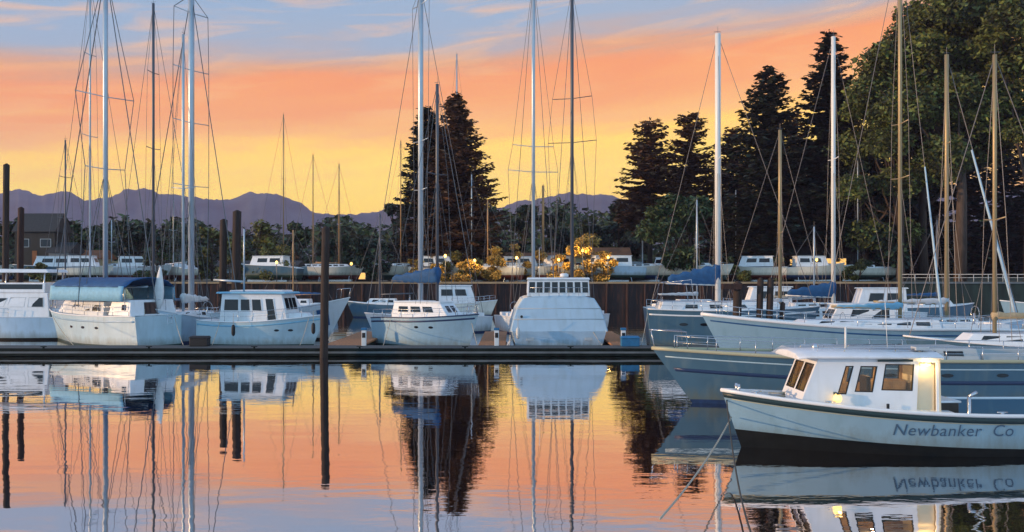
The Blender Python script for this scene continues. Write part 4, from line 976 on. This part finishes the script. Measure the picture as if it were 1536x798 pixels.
coil = MB(); n_=90
coil.tube([((.16+.03*(i//30)+.006*math.sin(i))*math.cos(i*2*math.pi/15),(.16+.03*(i//30))*math.sin(i*2*math.pi/15),.02+.006*(i%30)) for i in range(n_)],.016,4)
cl = coil.build('coiled_rope','rope',None,True,loc=(wx(1168,23.6),23.75,1.36)); tag(cl,'pale coiled rope lying on the lobster boat foredeck','rope')
for a,b_,sg,lb in [((80,57.2,2.0),(110,53.2,.5),.1,'mooring line from the navy covered boat down to the dock, left one'),((262,58.4,2.0),(275,53.2,.5),.15,'mooring line from the stern of the navy covered boat to the dock'),((330,58.8,1.7),(318,53.2,.5),.1,'mooring line from the trawler stern to the dock beside the dark box'),((463,58.0,1.9),(450,53.2,.5),.1,'mooring line from the trawler bow to the dock left of the near pile'),((586,59,1.8),(575,53.2,.5),.1,'mooring line from the stout blue sloop stern to the dock'),((706,57.5,2.0),(716,53.2,.5),.1,'mooring line from the stout blue sloop bow to the dock'),((775,56.4,1.1),(762,53.2,.5),.05,'mooring line from the left stern corner of the houseboat'),((890,56.4,1.1),(903,53.2,.5),.05,'mooring line from the right stern corner of the houseboat'),((972,57,2.4),(962,53.2,.5),.1,'mooring line from the slate yacht stern to the dock')]:
    rope((wx(a[0],a[1]),a[1],a[2]),(wx(b_[0],b_[1]),b_[1],b_[2]),sg,lb,'rope',.022)
# ================================================================== DOCKS
def dock(name,label,x0,x1,y0,y1,z=.42,top='plank_grey',cleats=True,rz=0):
    r = tag(empty(name,((x0+x1)/2,(y0+y1)/2,0),rz),label,'dock'); w_=(x1-x0)/2; d_=(y1-y0)/2
    MB().box(-w_+.15,w_-.15,-d_+.12,d_-.12,-.25,z-.1).build('float','dock_dark',r)
    MB().box(-w_,w_,-d_,d_,z-.1,z).build('deck_boards',top,r,bevel=.015)
    MB().box(-w_-.05,w_+.05,-d_-.07,-d_-.004,.04,z-.30 if z>.4 else .1).build('lower_fascia','dock_dark',r)
    MB().box(-w_-.05,w_+.05,-d_-.09,-d_-.004,z-.27,z-.16).build('rub_strip','dock_strip',r)
    MB().box(-w_-.05,w_+.05,-d_-.07,-d_-.004,z-.13,z+.03).build('upper_fascia','dock_dark',r,bevel=.01)
    if cleats:
        n = max(1,int(w_*2/6))
        for i in range(n):
            x = -w_+(i+.5)*w_*2/n; b = MB(); b.box(x-.05,x+.05,-d_+.15,-d_+.22,z,z+.1); b.tube([(x-.18,-d_+.185,z+.11),(x+.18,-d_+.185,z+.11)],.025,5); b.build('cleat','dock_dark',r)
    return r
dock('floating_dock','long low dark floating dock running in front of the moored boats',-37,wx(1094,51),51,53.6,.46)
fingers = [(540,'orange planked finger dock left of the stout blue sloop',2.4),(741,'orange planked finger dock between the stout sloop and the houseboat',1.7),(920,'orange planked finger dock between the houseboat and the slate yacht',1.5)]
for px,lb,wd in fingers:
    xc = wx(px,60); r = tag(empty('finger_dock',(xc,60,0)),lb,'dock')
    MB().box(-wd/2+.1,wd/2-.1,-6,7,-.2,.34).build('float','dock_dark',r); MB().box(-wd/2,wd/2,-6.3,7.2,.34,.46).build('deck_boards','plank_orange',r,bevel=.01)
r = dock('floating_dock','narrow floating dock under the wooden piles beyond the long yacht',9.5,40,48.0+.2,49.0-.2,.4) if False else None
# dock furniture
def pedestal(px,Y,lb):
    x=wx(px,Y); r=tag(empty('power_pedestal',(x,Y,.46)),lb,'power pedestal'); MB().box(-.14,.14,-.1,.1,.0,.95).build('post','cabin_white',r,bevel=.02); MB().box(-.17,.17,-.13,.13,.95,1.1).build('cap','canvas_blue',r,bevel=.02); MB().box(-.1,.1,-.13,-.103,.5,.8).build('socket_plate','rubber',r)
pedestal(546,53.2,'white power pedestal on the dock right of the near pile'); pedestal(745,53.2,'white power pedestal on the dock left of the houseboat'); pedestal(935,53.2,'white power pedestal on the dock right of the houseboat')
def dockbox(px,Y,lb,mt='cabin_white'):
    x=wx(px,Y); r=tag(empty('dock_box',(x,Y,.46)),lb,'dock box'); MB().box(-.55,.55,-.3,.3,0,.5).build('chest',mt,r,bevel=.03); MB().hexa([(-.6,-.35,.5),(.6,-.35,.5),(.6,.35,.5),(-.6,.35,.5),(-.5,-.25,.62),(.5,-.25,.62),(.5,.25,.62),(-.5,.25,.62)]).build('lid',mt,r,bevel=.02)
dockbox(300,53.0,'dark dock box below the narrow bow on sloop','rubber'); dockbox(945,52.9,'blue dock box below the slate yacht stern','canvas_blue')

# ================================================================== PILES
def pile(px,Y,top_py,wpx,lb,mt='pile_wood',group=None):
    x=wx(px,Y); zt_=wz(top_py,Y); rr=wpx*Y/F/2; r=tag(empty('wooden_pile',(x,Y,0)),lb,'pile',group)
    n=9; rg=random.Random(px); rings=[]
    for i,z in enumerate([-1.5,0,zt_*.3,zt_*.6,zt_*.85,zt_-.02,zt_]):
        k = 1.06-.1*i/6-(.25 if i==6 else 0); lean_=.03*i
        rings.append([(lean_+rr*k*math.cos(a)*(1+rg.uniform(-.05,.05)),rr*k*math.sin(a),z) for a in [2*math.pi*j/n for j in range(n)]])
    MB().loft(rings).build('shaft',mt,r,True); 
    MB().tube([(.18,0,zt_*.0+.25),(.18*.98,0,.9)],rr*1.02+.0,10).build('pile_band','dock_dark',r,True) if False else None
    b=MB(); b.tube([(.03*5,0,zt_-.02),(.03*5,0,zt_+.1)],rr*.9,9,r1=rr*.25); b.build('cap',mt,r,True)
pile(485,50.3,342,12,'near wooden pile standing in front of the long dock')
pile(7,69,247,9,'very tall thin pile at the left edge')
pile(29,72,312,9,'short rusty pile second from the left edge','pile_red')
pile(333,70,330,11,'left one of the two thick dark piles behind the trawler')
pile(353,70,317,13,'right and taller one of the two thick dark piles behind the trawler')
pile(1103,47.9,424,13,'stout pile carrying a cross beam beside the long yacht bow','pile_wood')
pile(1137,48.0,419,10,'second pile right of the cross beam')
pile(1152,48.0,419,10,'third pile right of the cross beam')
pile(1170,48.1,455,8,'short stub pile at the right of the pile cluster')
b=MB().box(-.75,.35,-.12,.12,0,.32); o=b.build('cross_beam','pile_red',None,bevel=.02,loc=(wx(1103,47.6),47.55,4.0)); tag(o,'rusty timber cross beam bolted to the stout pile','beam')

# fenders
def fender(px,Y,z,lb,mt='rubber',r0=.13,L_=.75):
    rings=[[(r0*k*math.cos(a),r0*k*math.sin(a),zz) for a in [2*math.pi*j/10 for j in range(10)]] for k,zz in ((.3,0),(.85,.08),(1,.2),(1,L_-.2),(.85,L_-.08),(.3,L_))]
    r=tag(empty('fender',(wx(px,Y),Y,z)),lb,'fender'); MB().loft(rings).build('bumper',mt,r,True); MB().tube([(0,0,L_),(0,0,L_+.75)],.015,4).build('lanyard','rope',r)
fender(217,57.6,1.05,'black fender hanging at the quarter of the navy covered boat')
fender(350,57.7,.75,'black fender hanging at the stern of the trawler')
fender(470,57.4,.9,'black fender hanging at the bow of the trawler beside the pile')
fender(686,57.9,.8,'white fender hanging on the stout blue sloop','fender_white')
fender(777,55.7,.7,'white fender hanging at the left corner of the houseboat stern','fender_white')

# ================================================================== YARD ON THE QUAY
def yard_boat(px,Y,L_,ang,lb,hm='hull_white',keel=1.3,mtop=None,mm='alloy',cov=None,house_=True,cat='sailboat',bm='boot_blue',mr=.09,warm=False):
    hm,bm=rnd.choice([('hull_white','boot_red'),('hull_cream','boot_blue'),('hull_cream','boot_red'),('hull_ice','boot_black'),('hull_steel','boot_red'),('hull_cream','boot_green')]) if hm=='hull_white' else (hm,rnd.choice(['boot_red','boot_black','boot_green'])); L_*=rnd.uniform(1.05,1.3); ang+=rnd.uniform(-.7,.7); h=Hull(L_,L_*.31,rnd.uniform(1.6,2.1),rnd.uniform(1.2,1.6),rnd.uniform(1.1,1.5),draft=.7); r=place(px,Y,ang,'laid_up_boat',lb,cat); r.location.z=QZ+keel-.35
    base(r,h,hm,bm,.1)
    if mtop is not None: sailing_trunk(r,h,nwin=3); 
    else: house(r,'cabin',-L_*.3,L_*.22,L_*.12,L_*.09,1.5,3.1,rf=.6,win=sides((.1,.42,.4,.8))+sides((.5,.8,.4,.8))+[('f',.1,.9,.4,.8)],roof=(.15,.08,'deck_white'))
    b=MB()
    for sx in (-.28,.25):
        for sd in (-1,1): b.tube([(sx*L_,sd*L_*.16,-keel+.33),(sx*L_,sd*L_*.11,-.05)],.05,5)
    b.box(-L_*.3,L_*.28,-.12,.12,-keel+.33,-.5); b.build('cradle','steel',r)
    if mtop is not None:
        zt_=wz(mtop,Y)-r.location.z
        mast(r,.4,1.5,zt_,mr,mm,sp=((zt_*.6,.8),),h=h,fore=(L_/2-.1,0,1.5),back=(-L_/2+.1,0,1.2),wr=.016,boom=(-L_*.38,2.2),cover=(cov,.4,.17) if cov else None)
def add_masts(lst):
    for a in lst: yard_boat(*a[:5],**a[5])
add_masts([
 (-20,150,9,0,'laid up sloop at the left edge behind the cruiser',dict(mtop=300)),
 (170,148,9,R(170),'laid up sloop behind the navy awning, white with tan cover',dict(mtop=330,cov='canvas_tan')),
 (210,142,8,R(10),'laid up launch with wheelhouse between the two left masts',dict()),
 (75,141,9,R(185),'laid up grey launch in front of the dark boathouse',dict(hm='hull_slate')),
 (130,138,8,R(5),'laid up launch beside the cream kiosk',dict(hm='hull_cream')),
 (262,146,10,R(160),'laid up white sloop behind the thick four spreader mast',dict(mtop=300)),
 (422,150,9.5,R(8),'laid up sloop with the lone thin mast over the yellow green trees',dict(mtop=172,mm='alloy_bronze')),
 (400,139,10,R(182),'blue grey launch with lit cabin windows left of the near pile',dict(hm='hull_slate')),
 (473,152,9,R(175),'laid up sloop whose red brown mast rises left of the near pile',dict(mtop=232,mm='spruce')),
 (505,146,9,R(5),'laid up sloop with a short brown mast right of the near pile',dict(mtop=246,mm='spruce')),
 (604,144,9,R(190),'laid up sloop with a faint brown mast left of the fir pair',dict(mtop=212,mm='spruce',hm='hull_cream')),
 (660,140,8,R(4),'cream laid up launch under the fir pair',dict(hm='hull_cream')),
 (688,152,10,R(178),'laid up sloop with the tall grey mast over the fir pair top',dict(mtop=82,mm='alloy',mr=.12)),
 (704,142,9,R(8),'laid up sloop with a grey mast in front of the fir pair',dict(mtop=262,mm='alloy')),
 (735,137,9,R(186),'cream laid up sloop with a golden mast right of the fir pair',dict(mtop=300,mm='spruce',hm='hull_cream')),
 (785,142,10,R(2),'cream laid up launch behind the left central mast',dict(hm='hull_cream')),
 (818,148,10,R(172),'laid up sloop with the golden mast between the two central masts',dict(mtop=278,mm='spruce',hm='hull_cream',mr=.2)),
 (842,140,9,R(6),'cream laid up launch below the brightest golden bush',dict(hm='hull_cream')),
 (910,136,11,R(184),'blue white launch with wheelhouse right of the golden bushes',dict(hm='hull_blue')),
 (960,140,10,R(3),'laid up sloop below the dome shaped tree',dict(mtop=330)),
 (1000,150,9,R(185),'laid up launch below the dome shaped tree, grey',dict(hm='hull_slate')),
 (1040,138,10,R(5),'laid up sloop left of the white mast with tan sail cover',dict(mtop=345,cov='canvas_tan')),
 (1130,140,9,R(185),'laid up launch behind the pile cluster',dict()),
 (1102,150,10,R(10),'laid up sloop with a thin mast just right of the white mast',dict(mtop=285,mm='alloy')),
 (1220,139,9,R(2),'laid up launch in front of the lit quay building',dict(hm='hull_white')),
 (1290,142,10,R(178),'laid up sloop where the railing starts',dict(mtop=215,mm='alloy')),
])
def lamp_pane(px,py,Y,wpx,hpx,parent,mt='glow_window'):
    pass
def shed(name,px,Y,wpx,top_py,lb,mt,roofm='roof_dark',wins=(),dep=5,cat='shed',lit='glass_dark',door=True):
    x=wx(px,Y); W=wpx*Y/F/2; H=wz(top_py,Y)-QZ; r=tag(empty(name,(x,Y,QZ-.05)),lb,cat); eh=H*.72
    MB().box(-W,W,0,dep,0,eh).build('walls',mt,r)
    MB().add([(-W-.3,-.4,eh-.02),(W+.3,-.4,eh-.02),(W+.3,dep+.4,eh-.02),(-W-.3,dep+.4,eh-.02),(-W-.3,dep/2,H),(W+.3,dep/2,H),(-W-.3,-.4,eh+.1),(W+.3,-.4,eh+.1),(W+.3,dep+.4,eh+.1),(-W-.3,dep+.4,eh+.1)],[(0,3,2,1),(0,1,7,6),(2,3,9,8),(6,7,5,4),(8,9,4,5),(0,6,4,9,3),(1,2,8,5,7)]).build('roof',roofm,r)
    q=[(-W,0,0),(W,0,0),(W,0,eh),(-W,0,eh)]
    for w_ in wins: pane(q,w_[0],w_[1],w_[2],w_[3],r,'window',w_[4] if len(w_)>4 else lit,out=.03,frame='cabin_grey',fw=.07)
    if door: pane(q,.44,.56,.0,.62,r,'door','shed_rust',out=.05)
shed('boathouse',52,144,60,318,'tall dark boathouse behind the flybridge cruiser','shed_dark',wins=((.1,.35,.7,.85),(.65,.9,.7,.85)))
shed('boathouse',88,143,30,362,'narrow blue grey shed right of the dark boathouse','shed_grey',wins=((.1,.38,.35,.8),(.62,.9,.35,.8)))
shed('kiosk',128,146,46,374,'low cream kiosk with rusty door at the left quay','shed_tan',wins=((.08,.36,.4,.75),(.64,.92,.4,.75)),roofm='shed_rust')
shed('boat_shed',385,146,120,390,'low blue grey shed left of the near pile with two lit windows','shed_grey',wins=((.06,.2,.3,.6),(.26,.4,.3,.6),(.62,.78,.3,.6,'glow_window'),(.82,.96,.3,.6,'glow_window')))
shed('boat_shed',530,150,60,396,'small shed with glowing doorway lamp right of the near pile','shed_dark',wins=((.6,.8,.2,.7,'glow_window'),))
shed('workshop',745,158,180,378,'long tan workshop behind the golden bushes','shed_tan',wins=tuple((.05+i*.16,.05+i*.16+.09,.35,.7) for i in range(6)),roofm='shed_rust')
shed('boat_shed',900,150,90,370,'tan shed with rust roof behind the brightest golden bush','shed_tan',wins=((.1,.3,.4,.75),(.7,.9,.4,.75)),roofm='shed_rust')
shed('quay_building',1215,146,150,366,'dark quay building with a strip of lit orange windows','shed_dark',wins=tuple((.30+i*.115,.30+i*.115+.1,.62,.86,'glow_window') for i in range(5)))
shed('boat_shed',1085,152,80,388,'low grey shed behind the pile cluster','shed_grey',wins=((.1,.3,.35,.7),(.7,.9,.35,.7)))
def quay_lamp(px,Y,top_py,lb):
    x=wx(px,Y); H=wz(top_py,Y)-QZ; r=tag(empty('lamp_post',(x,Y,QZ)),lb,'lamp post'); MB().tube([(0,0,0),(0,0,H)],.06,6).build('post','alloy_dark',r,True)
    MB().loft([[(.2*k*math.cos(a),.2*k*math.sin(a),H+z) for a in [2*math.pi*j/8 for j in range(8)]] for k,z in ((.4,0),(1,.12),(1,.35),(.2,.5))]).build('lantern','glow_lamp',r,True)
quay_lamp(527,134,398,'lamp post with a glowing orange lantern right of the near pile')
for px,tp,e,lb in [(668,386,600,'glowing lamp post among the golden bushes under the fir pair'),(712,393,500,'glowing lamp post at the right foot of the fir pair'),(775,389,500,'glowing lamp post left of the left central mast'),(838,392,550,'glowing lamp post between the two central masts'),(874,378,900,'tall glowing lamp post beside the tallest golden bush'),(912,388,500,'glowing lamp post right of the tallest golden bush'),(415,396,200,'lamp post at the foot of the lone thin mast'),(1225,392,350,'lamp post in front of the dark quay building')]:
    quay_lamp(px,132.5,tp,lb); plight('added_yard_glow',(wx(px,132.5),131.2,wz(tp,132.5)+.1),e*.8,(1,.6,.2),.25)  # posts and point lights added to spread a golden glow over the yard
# warm reflected lights beside the brown wall: orange tarps
def tarp_heap(px,Y,wpx,hpx,lb,mt):
    pass

# ================================================================== HAZE
def haze():
    o = MB().box(-5200,5200,-60,5000,-1,620).build('haze','hull_white'); o.data.materials.clear()
    m = bpy.data.materials.new('haze_air'); m.use_nodes=True; n=m.node_tree; n.nodes.clear(); ou=n.nodes.new('ShaderNodeOutputMaterial'); pv=n.nodes.new('ShaderNodeVolumePrincipled')
    pv.inputs['Color'].default_value=(.74,.66,1,1); pv.inputs['Density'].default_value=.00012; pv.inputs['Anisotropy'].default_value=0
    n.links.new(pv.outputs[0],ou.inputs['Volume']); o.data.materials.append(m); tag(o,kind='stuff')
    o['label']='thin evening haze fading the far hills'
haze()

# ================================================================== CAMERA
cam=bpy.data.cameras.new('camera'); cam.lens=F/1536*36; cam.sensor_width=36; cam.clip_end=20000; cam.shift_y=(HY-399)/1536
co=bpy.data.objects.new('camera',cam); col.objects.link(co); co.location=(0,0,CZ); co.rotation_euler=(R(90),0,0); sc.camera=co
sc.view_settings.view_transform='Standard'; sc.view_settings.look='None'; sc.view_settings.exposure=0; sc.view_settings.gamma=1
sc.cycles.max_bounces=6; sc.cycles.diffuse_bounces=2; sc.cycles.glossy_bounces=3; sc.cycles.transparent_max_bounces=8; sc.cycles.volume_bounces=0; sc.cycles.transmission_bounces=3
